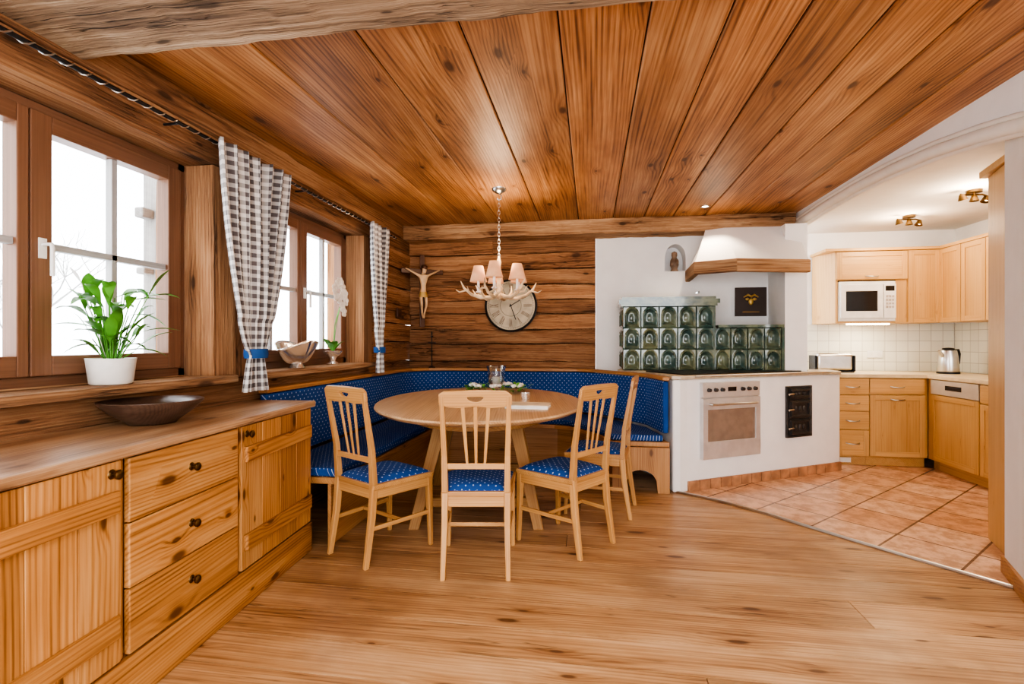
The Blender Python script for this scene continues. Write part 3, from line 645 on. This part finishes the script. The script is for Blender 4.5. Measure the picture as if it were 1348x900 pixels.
mb=MB(); mb.lathe([(0,0),(.05,0),(.05,.008),(.012,.02),(.012,.045),(.05,.06),(.068,.09),(.07,.16),(.085,.225),(.082,.225),(.066,.16),(.064,.095),(.045,.066),(0,.06)],32)
V=emp('hurricane_candle_glass',(-.80,4.28,.7725),0,'footed clear glass candle holder on the table','candle holder')
mk(mb,'glass',m_clear,V,smooth=50)
mb=MB(); mb.lathe([(0,.067),(.032,.067),(.032,.13),(0,.13)],20); mk(mb,'candle',m_petal,V,smooth=40)
W=emp('flower_wreath',(-.80,4.28,.7725),0,'green leaf wreath with white flowers round the glass','wreath')
mb=MB(); fl=MB(); rr=random.Random(9)
for i in range(110):
    a=rr.uniform(0,2*pi); r=rr.uniform(.13,.22); mb.leaf((r*cos(a)*1.25,r*sin(a)*.8,.012+rr.random()*.045),rr.uniform(0,360),rr.uniform(.05,.09),.028,rr.uniform(5,55),.3,5)
for i in range(24):
    a=rr.uniform(0,2*pi); r=.17
    for k in range(4): fl.ball((r*cos(a)*1.25+.013*cos(k*1.57),r*sin(a)*.8+.013*sin(k*1.57),.055+.015*rr.random()),(.015,.015,.011),8,5)
mk(mb,'leaves',m_leafm,W,smooth=180,kind='stuff'); mk(fl,'flowers',m_petal,W,smooth=60,kind='stuff')
mb=MB(); mb.b6(-.14,.14,-.09,.09,0,.004); mb.b6(-.14,.14,-.09,.09,.024,.028); mb.b6(-.142,-.136,-.09,.09,0,.028)
B=emp('book',(-.40,3.28,.7725),-2,'tan hardcover book lying on the table','book'); mk(mb,'cover',m_paper,B,bevel=.001)
mb=MB(); mb.b6(-.135,.135,-.085,.085,.004,.024); mk(mb,'pages',m_petal,B)
CN=emp('tealight_candle',(-.48,3.75,.7725),0,'small decorated tealight glass on the table','candle')
mb=MB(); mb.lathe([(0,0),(.03,0),(.035,.05),(.031,.05),(.027,.01),(0,.01)],20); mk(mb,'holder',m_silver,CN,smooth=50)
mb=MB(); mb.lathe([(0,.0105),(.026,.0105),(.029,.038),(0,.038)],16); mk(mb,'wax',m_petal,CN,smooth=50)

# ------------------------------------------------------------------ stove block
ST=emp('tiled_stove',(.75,4.24,0),0,'white masonry stove with green glazed tiles and stone ledge','stove'); SM=T((-.75,-4.24,0))
body=[(.645,4.2),(.70,4.20),(.76,4.245),(2.30,5.17),(2.30,5.42),(1.955,5.445),(.32,5.445),(.27,5.15),(.45,4.88),(.57,4.66)]
mb=MB(); mb.prism(body,0,.90,SM); mk(mb,'masonry_body',m_plast,ST,bevel=.015,seg=3)
mb=MB(); top=[(.635,4.19),(.705,4.185),(.765,4.225),(2.30,5.145),(2.31,5.42),(1.955,5.445),(.32,5.445),(.26,5.15),(.44,4.88),(.56,4.66)]
mb.prism(top,.901,.93,SM); mk(mb,'stone_ledge',m_stone,ST,bevel=.006)
def tilef(u,v):
    px=abs(u-.5); pz=v-.14; R=.31; top=.42
    dist=min(R-px,pz) if pz<top else R-math.hypot(px,pz-top)
    if dist>0: d=.046*min(1,dist/.13)**.6-.010*max(0,1-((px/.14)**2+((pz-.33)/.2)**2))
    else: d=-.011*math.exp(-((dist+.035)/.028)**2)
    ed=min(min(u,1-u),min(v,1-v))
    if ed<.035: d+=.018*(1-ed/.035)
    return d
mb=MB(); hh=.2015
def tiles(x0,w,row,y=4.99):
    z0=.932+row*hh
    mb.grid(lambda u,v:(x0+u*w,y+tilef(u,v),z0+v*hh),28,28,M=SM,rnd=random.random())
for r in range(3):
    for c in range(5): tiles(.30+c*.168,.168,r,4.955)
for r in range(2):
    for c in range(4): tiles(1.14+c*.148,.148,r,5.0)
for r in range(3):
    for c in range(2):
        z0=.932+r*hh
        mb.grid(lambda u,v:(.30+tilef(u,v),4.965+(c+u)*.225,z0+v*hh),18,18,M=SM,rnd=random.random())
mb.b6(.355,1.12,5.01,5.44,.932,1.53,SM); mb.b6(1.10,1.73,5.05,5.44,.932,1.33,SM)
mb.b6(.28,1.155,4.935,5.44,1.537,1.56,SM); mb.b6(.262,1.173,4.915,5.44,1.56,1.60,SM); mb.b6(.29,1.145,4.945,5.44,1.60,1.625,SM)
mb.b6(1.172,1.745,4.975,5.44,1.335,1.36,SM)
mb.b6(1.732,1.755,4.997,5.44,.932,1.335,SM)
mb.b6(1.125,1.143,4.96,5.44,.932,1.537,SM)
mk(mb,'glazed_tiles',m_green,ST,smooth=50)
FM=SM@T((.76,4.245,0))@RZ(31)
mb=MB(); mb.b6(.02,1.45,.06,.56,.9305,.94,FM); mk(mb,'cooking_plate',m_iron,ST,bevel=.003)
mb=MB(); mb.tube([(.04,-.04,.925),(1.62,-.04,.925)],.009,10,FM)
for x in(.06,.6,1.1,1.6): mb.cyl((x,-.04,.925),(x,.0,.915),.006,n=8,M=FM)
mk(mb,'guard_rail',m_steel,ST,smooth=50)
x0,x1=1.085,1.40
mb=MB(); mb.holed([(x0,.355),(x1,.355),(x1,.81),(x0,.81)],[(x0+.018,.37),(x1-.03,.37),(x1-.03,.795),(x0+.018,.795)],-.022,-.001,FM); mb.b6(x0+.01,x1-.01,-.008,-.001,.36,.80,FM)
IF=mk(mb,'stove_door_frame',m_iron2,ST,bevel=.003)
for z0,z1 in((.70,.79),(.53,.685),(.375,.515)):
    mb=MB(); xa,xb=x0+.024,x1-.036; zm=(z0+z1)/2; w_=xb-xa; h_=z1-z0
    mb.b6(xa,xb,-.028,-.010,z0,z1,FM)
    mb.holed([(xa+.01,z0+.01),(xb-.01,z0+.01),(xb-.01,z1-.01),(xa+.01,z1-.01)],[(xa+.03,z0+.026),(xb-.03,z0+.026),(xb-.03,z1-.026),(xa+.03,z1-.026)],-.042,-.028,FM)
    for q in(-1,0,1): mb.ball(((xa+xb)/2+q*.05,-.028,zm),(.020,.012,min(.026,h_*.2)),10,8,FM)
    d=mk(mb,'iron_door',m_iron2,IF,bevel=.003)
    mb=MB(); mb.tube([(xa+.035,-.028,zm),(xa+.02,-.055,zm),(xa-.015,-.058,zm),(xa-.04,-.056,zm-.004)],[.006,.007,.007,.009],8,FM); mk(mb,'latch',m_steel,ST,smooth=50)
    mb=MB(); mb.cyl((xb+.012,-.026,z0+.008),(xb+.012,-.026,z1-.008),.009,n=10,M=FM); mk(mb,'hinge',m_iron2,ST,smooth=50)
mb=MB()
n=16; L=1.79
for i in range(n): mb.b6(i*L/n+.003,(i+1)*L/n-.003,-.022,-.001,.006,.085,FM)
mk(mb,'brick_base',m_terr,ST,bevel=.003)
OV=emp('built_in_oven',Vector((.76,4.245,0))+Vector((cos(math.radians(31)),sin(math.radians(31)),0))*.44+Vector((0,0,.25)),31,'stainless steel built-in oven in the white stove front','oven')
mb=MB(); mb.b6(-.31,.31,-.015,-.001,0,.62); mk(mb,'body',m_steelo,OV)
mb=MB(); mb.b6(-.31,.31,-.035,-.016,.50,.62); cp=mk(mb,'control_panel',m_steelo,OV,bevel=.003)
for x in(-.25,-.18,-.11,.11,.18,.25):
    mb=MB(); mb.cyl((x,-.035,.56),(x,-.058,.56),.017,.014,16); mk(mb,'knob',m_iron2,cp,smooth=40)
mb=MB(); mb.b6(-.045,.045,-.0365,-.035,.545,.58); mk(mb,'display',m_black,cp)
mb=MB(); o=[(-.31,0),(.31,0),(.31,.49),(-.31,.49)]; i_=[(-.26,.14),(.26,.14),(.26,.40),(-.26,.40)]; mb.holed(o,i_,-.04,-.016); dr=mk(mb,'door',m_steelo,OV,bevel=.002)
mb=MB(); mb.b6(-.265,.265,-.03,-.02,.135,.405); mk(mb,'window',m_oglass,dr)
mb=MB(); mb.tube([(-.24,-.04,.445),(-.24,-.075,.445),(.24,-.075,.445),(.24,-.04,.445)],.009,10); mk(mb,'handle',m_steel,dr,smooth=50)

mb=MB(); mb.lathe([(0,0),(.035,0),(.04,.01),(.03,.03),(.045,.07),(.04,.12),(.022,.15),(.03,.17),(.028,.2),(.0,.215)],20); mb.ball((.02,-.03,.1),(.02,.02,.03)); mb.ball((-.025,-.025,.08),(.02,.02,.03))
mk(mb,'carved_figurine',m_figd,smooth=60,loc=(cx,5.51,1.931),label='small carved wooden figurine in the wall niche',cat='figurine')
# hood
HD=emp('cooker_hood',(1.4,4.9,1.82),0,'white plaster cooker hood with rustic timber rim above stove','hood'); HM=T((-1.4,-4.9,-1.82))
lo=[(.97,5.44),(.94,4.86),(1.26,4.70),(1.91,4.86),(1.91,4.995),(1.755,4.995),(1.755,5.44)]
hi=[(1.16,5.44),(1.10,5.19),(1.26,5.10),(1.90,5.12),(1.90,5.19),(1.755,5.19),(1.755,5.44)]
n=7; levels=[(0.0,1.93),(.12,1.965),(.45,2.08),(.78,2.20),(1.0,2.288)]
vs=[];fs=[]
for t,z in levels: vs+=[(a[0]+(b[0]-a[0])*t,a[1]+(b[1]-a[1])*t,z) for a,b in zip(lo,hi)]
L=len(levels); fs=[tuple(range(n-1,-1,-1)),tuple(range((L-1)*n,L*n))]
for k in range(L-1): fs+=[(k*n+i,k*n+(i+1)%n,(k+1)*n+(i+1)%n,(k+1)*n+i) for i in range(n)]
mb=MB(); mb.add(vs,fs,None,HM); mk(mb,'plaster_hood',m_hoodp,HD,smooth=25)
mb=MB()
for a,b in((lo[0],lo[1]),(lo[1],lo[2]),(lo[2],lo[3])):
    d=Vector(b)-Vector(a); L=d.length; mb.box((L/2,.012,0),(L+.02,.05,.115),HM@T((a[0],a[1],1.875))@Matrix.Rotation(math.atan2(d.y,d.x),4,'Z'),ax=0)
mk(mb,'timber_rim',m_beam,HD,bevel=.008)
PQ=emp('wall_plaque',(1.59,5.445,1.46),0,'dark brown plaque with muted golden relief on plaster wall','plaque')
mb=MB(); mb.b6(-.15,.15,-.015,0,0,.29); mk(mb,'backing',m_plq,PQ,bevel=.002)
mb=MB(); mb.tube([(-.07,-.02,.19),(-.03,-.022,.215),(.0,-.022,.195),(.03,-.022,.215),(.07,-.02,.19)],[.006,.012,.014,.012,.006],8); mb.ball((0,-.02,.145),(.024,.012,.036)); mb.ball((-.035,-.02,.17),(.02,.01,.015)); mb.ball((.035,-.02,.17),(.02,.01,.015))
mk(mb,'relief',m_gold,PQ,smooth=60)
mb=MB(); mb.b6(-.08,.08,-.018,-.015,.035,.05); mk(mb,'inscription_bar',m_brass,PQ)

# ------------------------------------------------------------------ kitchen
def kfront(par,name,x0,x1,z0,z1,hpos='top',panel=True):
    mb=MB(); mb.b6(x0+.002,x1-.002,-.016,-.0,z0+.002,z1-.002,ax=2 if z1-z0>x1-x0 else 0)
    if panel and z1-z0>.2 and x1-x0>.15:
        f=.05
        mb.b6(x0+.002,x0+f,-.023,-.016,z0+.002,z1-.002); mb.b6(x1-f,x1-.002,-.023,-.016,z0+.002,z1-.002); mb.b6(x0+f,x1-f,-.023,-.016,z0+.002,z0+f,ax=0); mb.b6(x0+f,x1-f,-.023,-.016,z1-f,z1-.002,ax=0)
    else: mb.b6(x0+.002,x1-.002,-.022,-.016,z0+.002,z1-.002,ax=0)
    d=mk(mb,name,m_kit,par,bevel=.002)
    if hpos:
        if hpos=='mid': hz=(z0+z1)/2; hx=(x0+x1)/2
        elif hpos=='top': hz=z1-.04; hx=(x0+x1)/2
        elif hpos=='bot': hz=z0+.035; hx=(x0+x1)/2
        w=min(.06,(x1-x0)*.3); h=MB(); h.tube([(hx-w,-.022,hz),(hx-w*.7,-.045,hz-.005),(hx,-.05,hz-.008),(hx+w*.7,-.045,hz-.005),(hx+w,-.022,hz)],.006,8); mk(h,'handle',m_steel,d,smooth=50)
    return d
def kcab(loc,rot,w,d,z0,z1,fronts,label,plinth=False,name='base_cabinet'):
    e=emp(name,loc,rot,label,'cabinet')
    mb=MB(); mb.b6(0,w,0.001,d,z0,z1,ax=2); mk(mb,'body',m_kit,e)
    if plinth: mb=MB(); mb.b6(0,w,.05,d,.007,z0); mk(mb,'plinth',m_kit,e)
    for f in fronts: kfront(e,*f)
    return e
kcab((2.34,5.36,0),0,.295,.57,.10,.855,[('drawer',0,.295,z0,z1,'mid') for z0,z1 in((.105,.355),(.36,.535),(.54,.69),(.695,.85))],'maple kitchen base cabinet with four drawers',True)
kcab((2.637,5.36,0),0,.51,.57,.10,.855,[('drawer',0,.48,.70,.85,'mid'),('door',0,.48,.105,.695,'top')],'maple kitchen base cabinet with drawer above a door',True)
kcab((3.15,5.359,0),-90,.075,.56,.10,.855,[],'narrow maple corner filler cabinet',True)
DW=emp('dishwasher',(3.15,5.282,0),-90,'built-in dishwasher with maple front and beige control strip','dishwasher')
mb=MB(); mb.b6(0,.595,.001,.55,.10,.855); mk(mb,'body',m_kit,DW); kfront(DW,'door',0,.595,.105,.715,None)
mb=MB(); mb.b6(.002,.593,-.026,.0,.72,.85); cp=mk(mb,'control_panel',m_panel,DW,bevel=.003)
mb=MB(); mb.b6(.2,.4,-.028,-.026,.77,.81); mk(mb,'display',m_black,cp)
mb=MB(); mb.b6(0,.595,.05,.5,.007,.10); mk(mb,'plinth',m_kit,DW)
kcab((3.15,4.68,0),-90,.55,.56,.10,.855,[('drawer',0,.55,.70,.85,'mid'),('door',0,.55,.105,.695,'top')],'maple kitchen base cabinet beside the dishwasher',True)
kcab((3.15,4.125,0),-90,.55,.56,.10,.855,[('drawer',0,.55,.70,.85,'mid'),('door',0,.55,.105,.695,'top')],'maple kitchen base cabinet near the tall cabinet',True)
mb=MB(); mb.prism([(1.96,5.45),(2.325,5.43),(2.335,5.33),(3.12,5.33),(3.12,3.57),(3.735,3.57),(3.735,5.935),(1.96,5.935)],.857,.893)
mk(mb,'kitchen_worktop',m_ktop,bevel=.004,label='continuous pale worktop over the kitchen base cabinets',cat='worktop')
mb=MB(); mb.b6(1.96,3.735,5.94,5.949,.895,1.39); mk(mb,'trim_8',m_spl,kind='structure',label='cream square tile backsplash',cat='backsplash')
mb=MB(); mb.b6(3.74,3.749,3.5,5.94,.895,1.39); mk(mb,'trim_9',m_spl2,kind='structure',label='cream square tile backsplash',cat='backsplash')
U=emp('wall_cabinet',(2.45,5.6,1.39),0,'maple wall cabinet with flap door and microwave niche','cabinet')
mb=MB(); mb.b6(0,.018,0,.33,0,.72,ax=2); mb.b6(.632,.65,0,.33,0,.72,ax=2); mb.b6(.018,.632,0,.33,.0,.018); mb.b6(.018,.632,0,.33,.43,.448); mb.b6(.018,.632,0,.33,.702,.72); mb.b6(.018,.632,.31,.33,.018,.702)
mb.b6(.55,.632,0,.02,.018,.43,ax=2)
mb.prism([(-.001,.001),(-.001,.33),(-.09,.33),(-.09,.22)],0,.72,ax=2); mk(mb,'body',m_kit,U)
kfront(U,'door',0,.65,.435,.718,'bot')
mb=MB(); mb.b6(-.11,.95,-.04,.33,.721,.75,ax=0); mk(mb,'cornice',m_kit,U,bevel=.006)
mb=MB(); mb.b6(.15,.53,.06,.12,-.016,-.001); mk(mb,'under_cabinet_light',plain('tube_glow',(1,.9,.7),.5,emit=6),U)
MW=emp('microwave',(2.475,5.59,1.409),0,'white built-in microwave in the wall cabinet','microwave')
mb=MB(); mb.b6(0,.52,0,.28,0,.40); mk(mb,'body',m_white,MW,bevel=.004)
mb=MB(); mb.holed([(.01,.03),(.40,.03),(.40,.37),(.01,.37)],[(.06,.10),(.35,.10),(.35,.30),(.06,.30)],-.02,-.001); d=mk(mb,'door',m_white,MW,bevel=.004)
mb=MB(); mb.b6(.055,.355,-.012,-.004,.095,.305); mk(mb,'window',m_black,d)
mb=MB(); mb.b6(.405,.515,-.02,-.001,.03,.37); cp=mk(mb,'control_panel',m_white,MW,bevel=.003)
mb=MB(); mb.b6(.42,.50,-.022,-.02,.30,.35); mk(mb,'display',m_black,cp)
for i in range(3):
    for j in range(4): mb=MB(); mb.b6(.424+i*.027,.442+i*.027,-.023,-.02,.13+j*.035,.15+j*.035); mk(mb,'button',m_steel,cp)
kcab((3.103,5.6,0),0,.29,.33,1.39,2.11,[('door',0,.29,1.39,2.11,None)],'maple kitchen wall cabinet with single door',name='wall_cabinet')
for i,yy in enumerate((5.585,5.285,4.985,4.585)):
    w=.296 if i<2 else .396
    e=kcab((3.40,yy,0),-90,w,.335,1.39,2.11,[('door',0,w,1.39,2.11,None)],'maple kitchen wall cabinet with single door on side wall',name='wall_cabinet')
    mb=MB(); mb.b6(0,w+.003,-.03,.335,2.111,2.14,ax=0); mk(mb,'cornice',m_kit,e)
TC=emp('tall_cabinet',(2.5,3.2,0),0,'tall maple cabinet beside the white wall','cabinet'); 
mb=MB(); mb.prism([(2.385,3.5),(2.235,3.08),(2.95,3.04),(3.0,3.5)],.007,2.20,T((-2.5,-3.2,0)),ax=2); mk(mb,'body',m_kit,TC,bevel=.003)
mb=MB(); mb.prism([(2.355,3.53),(2.22,3.05),(2.95,3.02),(3.0,3.53)],2.201,2.24,T((-2.5,-3.2,0))); mk(mb,'cornice',m_kit,TC,bevel=.004)
TO=emp('toaster',(2.44,5.66,.8935),0,'long brushed steel toaster on the worktop','toaster')
mb=MB(); mb.prism([(-.17,-.08),(.17,-.08),(.17,.08),(-.17,.08)],.015,.19); mk(mb,'body',m_steel,TO,bevel=.03,seg=4,smooth=50)
for sx in(-1,1):
    mb=MB(); mb.b6(sx*.19,sx*.171,-.075,.075,.01,.17); mk(mb,'end_cap',m_iron,TO,bevel=.004)
    mb=MB(); mb.b6(-.13,.13,sx*.028-.008,sx*.028+.008,.188,.192); mk(mb,'slot',m_iron,TO)
mb=MB(); mb.b6(-.18,.18,-.07,.07,0,.015); mk(mb,'base',m_iron,TO)
mb=MB(); mb.b6(.19,.21,-.02,.02,.11,.13); mk(mb,'lever',m_iron,TO,bevel=.003)
KT=emp('electric_kettle',(3.42,5.52,.8935),20,'brushed steel electric kettle on the worktop','kettle')
mb=MB(); mb.lathe([(0,.02),(.085,.02),(.088,.03),(.075,.17),(.065,.225),(.0,.235)],32); mb.tube([(-.07,0,.17),(-.10,0,.21),(-.11,0,.222)],[.02,.014,.01],10); mk(mb,'body',m_steel,KT,smooth=50)
mb=MB(); mb.lathe([(0,0),(.09,0),(.09,.018),(0,.019)],32); mk(mb,'base',m_iron,KT,smooth=50)
mb=MB(); mb.ball((0,0,.24),(.05,.05,.012)); mk(mb,'lid',m_iron,KT,smooth=50)
mb=MB(); mb.tube([(.06,0,.225),(.12,0,.23),(.135,0,.19),(.125,0,.1),(.085,0,.06)],.011,10); mk(mb,'handle',m_iron,KT,smooth=50)
for k,(x,y,z,r) in enumerate(((2.98,5.938,1.07,0),(3.738,5.3,1.07,-90))):
    e=emp('wall_socket',(x,y,z),r,'white double wall socket on the tiled backsplash','socket',group='kitchen wall sockets'); mb=MB(); mb.b6(-.075,.075,-.01,0,-.037,.037); mk(mb,'plate',m_white,e,bevel=.003)
    for q in(-1,1): mb=MB(); mb.cyl((q*.037,-.011,0),(q*.037,-.0098,0),.022); mk(mb,'outlet',m_ceram,e)
mb=MB(); mb.b6(2.40,2.50,5.40,5.409,.03,.075); mk(mb,'vent_grille',m_white,label='small white vent grille in the cabinet plinth',cat='vent')
for k,(x,y) in enumerate(((2.92,5.24),(2.93,4.44))):
    e=emp('ceiling_spotlight',(x,y,2.374),20,'dark bronze ceiling spotlight bar with three small spots','ceiling light',group='kitchen ceiling spotlights')
    mb=MB(); mb.lathe([(0,0),(.05,0),(.05,-.02),(0,-.025)],20); mb.tube([(-.13,0,-.04),(-.05,.02,-.035),(.05,-.02,-.035),(.13,0,-.04)],.007,8); mb.cyl((0,0,-.02),(0,0,-.036),.01); mk(mb,'bar',m_brass,e,smooth=50)
    for xx in(-.12,0,.12):
        mb=MB(); mb.lathe([(0,0),(.016,0),(.032,-.045),(.028,-.045),(.0,-.02)],16,T((xx,0,-.04))@RY(xx*150)); s_=mk(mb,'spot_head',m_brass,e,smooth=50)
        mb=MB(); mb.ball((xx,0,-.066),.012); mk(mb,'bulb',m_bulb,s_)
RS=emp('recessed_spotlight',(1.03,4.86,2.44),0,'small glowing recessed ceiling spotlight','ceiling light')
mb=MB(); mb.lathe([(.026,-.001),(.045,-.001),(.045,-.008),(.03,-.008),(.026,-.001)],24); mk(mb,'ring',m_steel,RS,smooth=50)
mb=MB(); mb.lathe([(0,-.003),(.028,-.003),(.02,-.006),(0,-.007)],20); mk(mb,'bulb',plain('spot_glow',(1,.9,.75),.5,emit=25),RS)

# ------------------------------------------------------------------ clock
CK=emp('wall_clock',(-.85,5.406,1.59),0,'large round weathered wall clock with Roman numerals on timber wall','clock'); CM=RX(90)
mb=MB(); mb.lathe([(0,0),(.265,0),(.265,.012),(0,.012)],64,CM); mk(mb,'face',m_clock,CK,smooth=40)
mb=MB(); mb.lathe([(.262,0),(.283,0),(.283,.022),(.272,.026),(.262,.02),(.262,0)],64,CM); mb.lathe([(.112,.012),(.115,.012),(.115,.014),(.112,.014),(.112,.012)],48,CM); mb.lathe([(.238,.012),(.240,.012),(.240,.014),(.238,.014),(.238,.012)],48,CM); mk(mb,'rim',m_iron,CK,smooth=40)
mb=MB()
for i,tx in enumerate(['XII','I','II','III','IIII','V','VI','VII','VIII','IX','X','XI']):
    mb.text(tx,.052,CM@RZ(-i*30)@T((0,.178,.0128))@Matrix.Diagonal((.72,2.6,1,1)),.0008)
for i in range(60): mb.box((0,.247,.013),(.002,.010,.002),CM@RZ(i*6))
mk(mb,'numerals',m_dark,CK,kind='stuff')
for L_,a_ in((.13,-60),(.18,-160)):
    mb=MB(); mb.box((0,L_/2-.02,.019),(.008,L_,.003),CM@RZ(a_)); mk(mb,'hand',m_iron,CK)
mb=MB(); mb.cyl((0,-.012,0),(0,-.028,0),.012); mk(mb,'hub',m_iron,CK)

# ------------------------------------------------------------------ crucifix
CX=emp('crucifix',(-1.80,5.28,1.36),35,'dark wooden crucifix with pale carved figure in the room corner','crucifix')
mb=MB(); mb.box((0,0,.39),(.052,.022,.78)); mb.box((0,-.003,.60),(.46,.022,.050)); mk(mb,'cross',m_dark,CX,bevel=.003)
me=bpy.data.meshes.new('figure')
V_=[(0,-.035,.36),(0,-.04,.43),(0,-.045,.52),(.0,-.045,.565),(.01,-.06,.61),(.0,-.055,.645),(-.055,-.035,.555),(-.115,-.03,.585),(-.17,-.025,.615),(.055,-.035,.555),(.115,-.03,.585),(.17,-.025,.615),(-.03,-.04,.34),(-.025,-.065,.24),(-.008,-.03,.13),(-.004,-.05,.09),(.03,-.04,.34),(.03,-.06,.24),(.01,-.032,.13),(.006,-.055,.09),(-.19,-.022,.625),(.19,-.022,.625)]
E_=[(0,1),(1,2),(2,3),(3,4),(4,5),(2,6),(6,7),(7,8),(2,9),(9,10),(10,11),(0,12),(12,13),(13,14),(14,15),(0,16),(16,17),(17,18),(18,19),(8,20),(11,21)]
R_=[.035,.03,.042,.015,.03,.024,.018,.013,.010,.018,.013,.010,.024,.018,.011,.009,.024,.018,.011,.009,.010,.010]
me.from_pydata(V_,E_,[]); me.materials.append(m_skin); fo=bpy.data.objects.new('carved_figure',me); C.objects.link(fo); fo.parent=CX
sm=fo.modifiers.new('skin','SKIN')
bm=bmesh.new(); bm.from_mesh(me); ly=bm.verts.layers.skin.verify()
for i,v in enumerate(bm.verts): v[ly].radius=(R_[i],R_[i]*.85); v[ly].use_root=(i==0)
bm.to_mesh(me); bm.free()
ss=fo.modifiers.new('sub','SUBSURF'); ss.levels=2; ss.render_levels=2
mb=MB(); mb.ball((.01,-.056,.635),(.030,.028,.032)); mb.lathe([(.028,.0),(.034,.006),(.028,.012),(.028,0)],16,T((.01,-.06,.645))@RY(10)); mk(mb,'hair',m_dark,CX,smooth=60)
mb=MB(); mb.lathe([(.038,.0),(.044,-.02),(.048,-.055),(.042,-.057),(.036,0)],16,T((0,-.04,.375)),sx=1,sy=.8); mk(mb,'loincloth',m_loin,CX,smooth=60)
mb=MB(); mb.lathe([(0,0),(.04,0),(.034,.010),(.006,.018),(.005,.17),(.012,.18),(.005,.19),(.005,.33),(.016,.34),(.016,.345),(0,.346)],16); mb.box((0,0,.27),(.09,.010,.010))
mb.ball((0,0,.37),(.008,.008,.026))
mk(mb,'candlestick',m_iron,smooth=40,loc=(-1.72,5.365,.9205),label='slender dark metal candlestick on the bench ledge',cat='candlestick')
mb=MB(); mb.b6(0,.012,-.06,.06,-.05,.05); mb.b6(.012,.016,-.045,.045,-.035,.035); mk(mb,'small_picture',m_dark,bevel=.003,loc=(-1.98,5.05,1.5),label='small dark framed plaque on the timber wall',cat='picture')

# ------------------------------------------------------------------ chandelier
CD=emp('antler_chandelier',(-.735,4.05,1.60),8.8,'antler chandelier with small peach fabric shades over the table','chandelier')
mb=MB(); mb.lathe([(0,.84),(.06,.84),(.055,.82),(.02,.80),(0,.795)],24); mb.tube([(.0,0,.80),(.02,0,.78),(.02,0,.755),(0,0,.745),(-.015,0,.76)],.005,6); mk(mb,'canopy',m_steel,CD,smooth=50)
mb=MB(); z=.75
k=0
while z>.30:
    pts=[((.009*cos(a) if k%2 else 0),(0 if k%2 else .009*cos(a)),z-.018+.018*sin(a)) for a in [2*pi*i/10 for i in range(11)]]; mb.tube(pts,.0022,5,caps=False); z-=.029; k+=1
mk(mb,'chain',m_steel,CD,smooth=60,kind='stuff')
mb=MB(); mb.lathe([(0,-.06),(.015,-.055),(.03,-.03),(.02,0),(.035,.03),(.018,.06),(.012,.2),(.02,.24),(.01,.28),(0,.30)],20); mk(mb,'stem',m_antler,CD,smooth=60)
for i in range(6):
    M=RZ(i*60+15); mb=MB()
    mb.tube([(.0,0,-.01),(.07,.01,-.04),(.15,.0,-.045),(.22,-.02,-.02),(.28,-.03,.03),(.31,-.02,.085)],[.016,.015,.014,.012,.009,.003],8,M)
    mb.tube([(.12,0,-.045),(.15,.05,-.01),(.155,.075,.045)],[.011,.008,.002],7,M)
    mb.tube([(.21,-.015,-.02),(.25,.03,-.005),(.27,.05,.04)],[.010,.007,.002],7,M)
    mb.tube([(.26,-.03,.015),(.31,-.06,.0),(.34,-.07,.02)],[.008,.006,.002],7,M)
    mk(mb,'antler',m_antler,CD,smooth=70)
for i,(a,zz) in enumerate(((-150,.075),(-100,.10),(-38,.09),(30,.09),(100,.095))):
    a=math.radians(a); x,y=.185*cos(a),.185*sin(a)
    mb=MB(); mb.lathe([(.0,-.09),(.02,-.085),(.022,-.078),(.010,-.07),(.010,.03),(0,.03)],14,T((x,y,zz))); mk(mb,'candle',m_petal,CD,smooth=50)
    mb=MB(); mb.lathe([(.068,.0),(.036,.125)],28,T((x,y,zz))); sh=mk(mb,'lamp_shade',m_shade,CD,smooth=80,solid=.002)
    mb=MB(); mb.ball((x,y,zz+.055),(.014,.014,.022)); mk(mb,'bulb',m_bulb,sh,smooth=80)

# ------------------------------------------------------------------ lights
def light(name,ty,loc,e,col=(1,.8,.6),size=.1,rot=None,spot=None,sy=None):
    l=bpy.data.lights.new(name,ty); l.energy=e; l.color=col
    if ty=='AREA':
        l.size=size
        if sy: l.shape='RECTANGLE'; l.size_y=sy
    else: l.shadow_soft_size=size
    if spot: l.spot_size=math.radians(spot); l.spot_blend=.6
    o=bpy.data.objects.new(name,l); C.objects.link(o); o.location=loc
    if rot: o.rotation_euler=[math.radians(a) for a in rot]
    return o
light('chandelier_light','POINT',(-.735,4.05,1.98),18,(1,.76,.52),.15)
light('recessed_light','SPOT',(1.03,4.86,2.42),25,(1,.8,.6),.03,spot=110)
light('kitchen_light','POINT',(2.85,5.2,2.22),12,(1,.80,.58),.08)
light('kitchen_light','POINT',(2.85,4.3,2.22),15,(1,.80,.58),.08)
light('counter_light','AREA',(2.8,5.69,1.365),3,(1,.88,.65),.35,(0,0,0),sy=.05)
light('unseen_fill_light','AREA',(.2,-.6,2.40),70,(1,.93,.82),1.6,(0,0,0),sy=1.2)  # added area fill behind the camera to lift the room, not an actual fitting
w=bpy.data.worlds.new('World'); SC.world=w; w.use_nodes=True; bg=w.node_tree.nodes['Background']
bg.inputs[0].default_value=(.95,.97,1.0,1); bg.inputs[1].default_value=6.0

cam=bpy.data.cameras.new('Camera'); cam.sensor_width=36; cam.lens=670/1348*36; cam.clip_start=.05; cam.clip_end=200
co=bpy.data.objects.new('Camera',cam); C.objects.link(co); co.location=(0,0,1.2); co.rotation_euler=(math.radians(90),0,math.radians(8.82)); SC.camera=co
SC.view_settings.view_transform='AgX'; SC.view_settings.look='AgX - High Contrast'
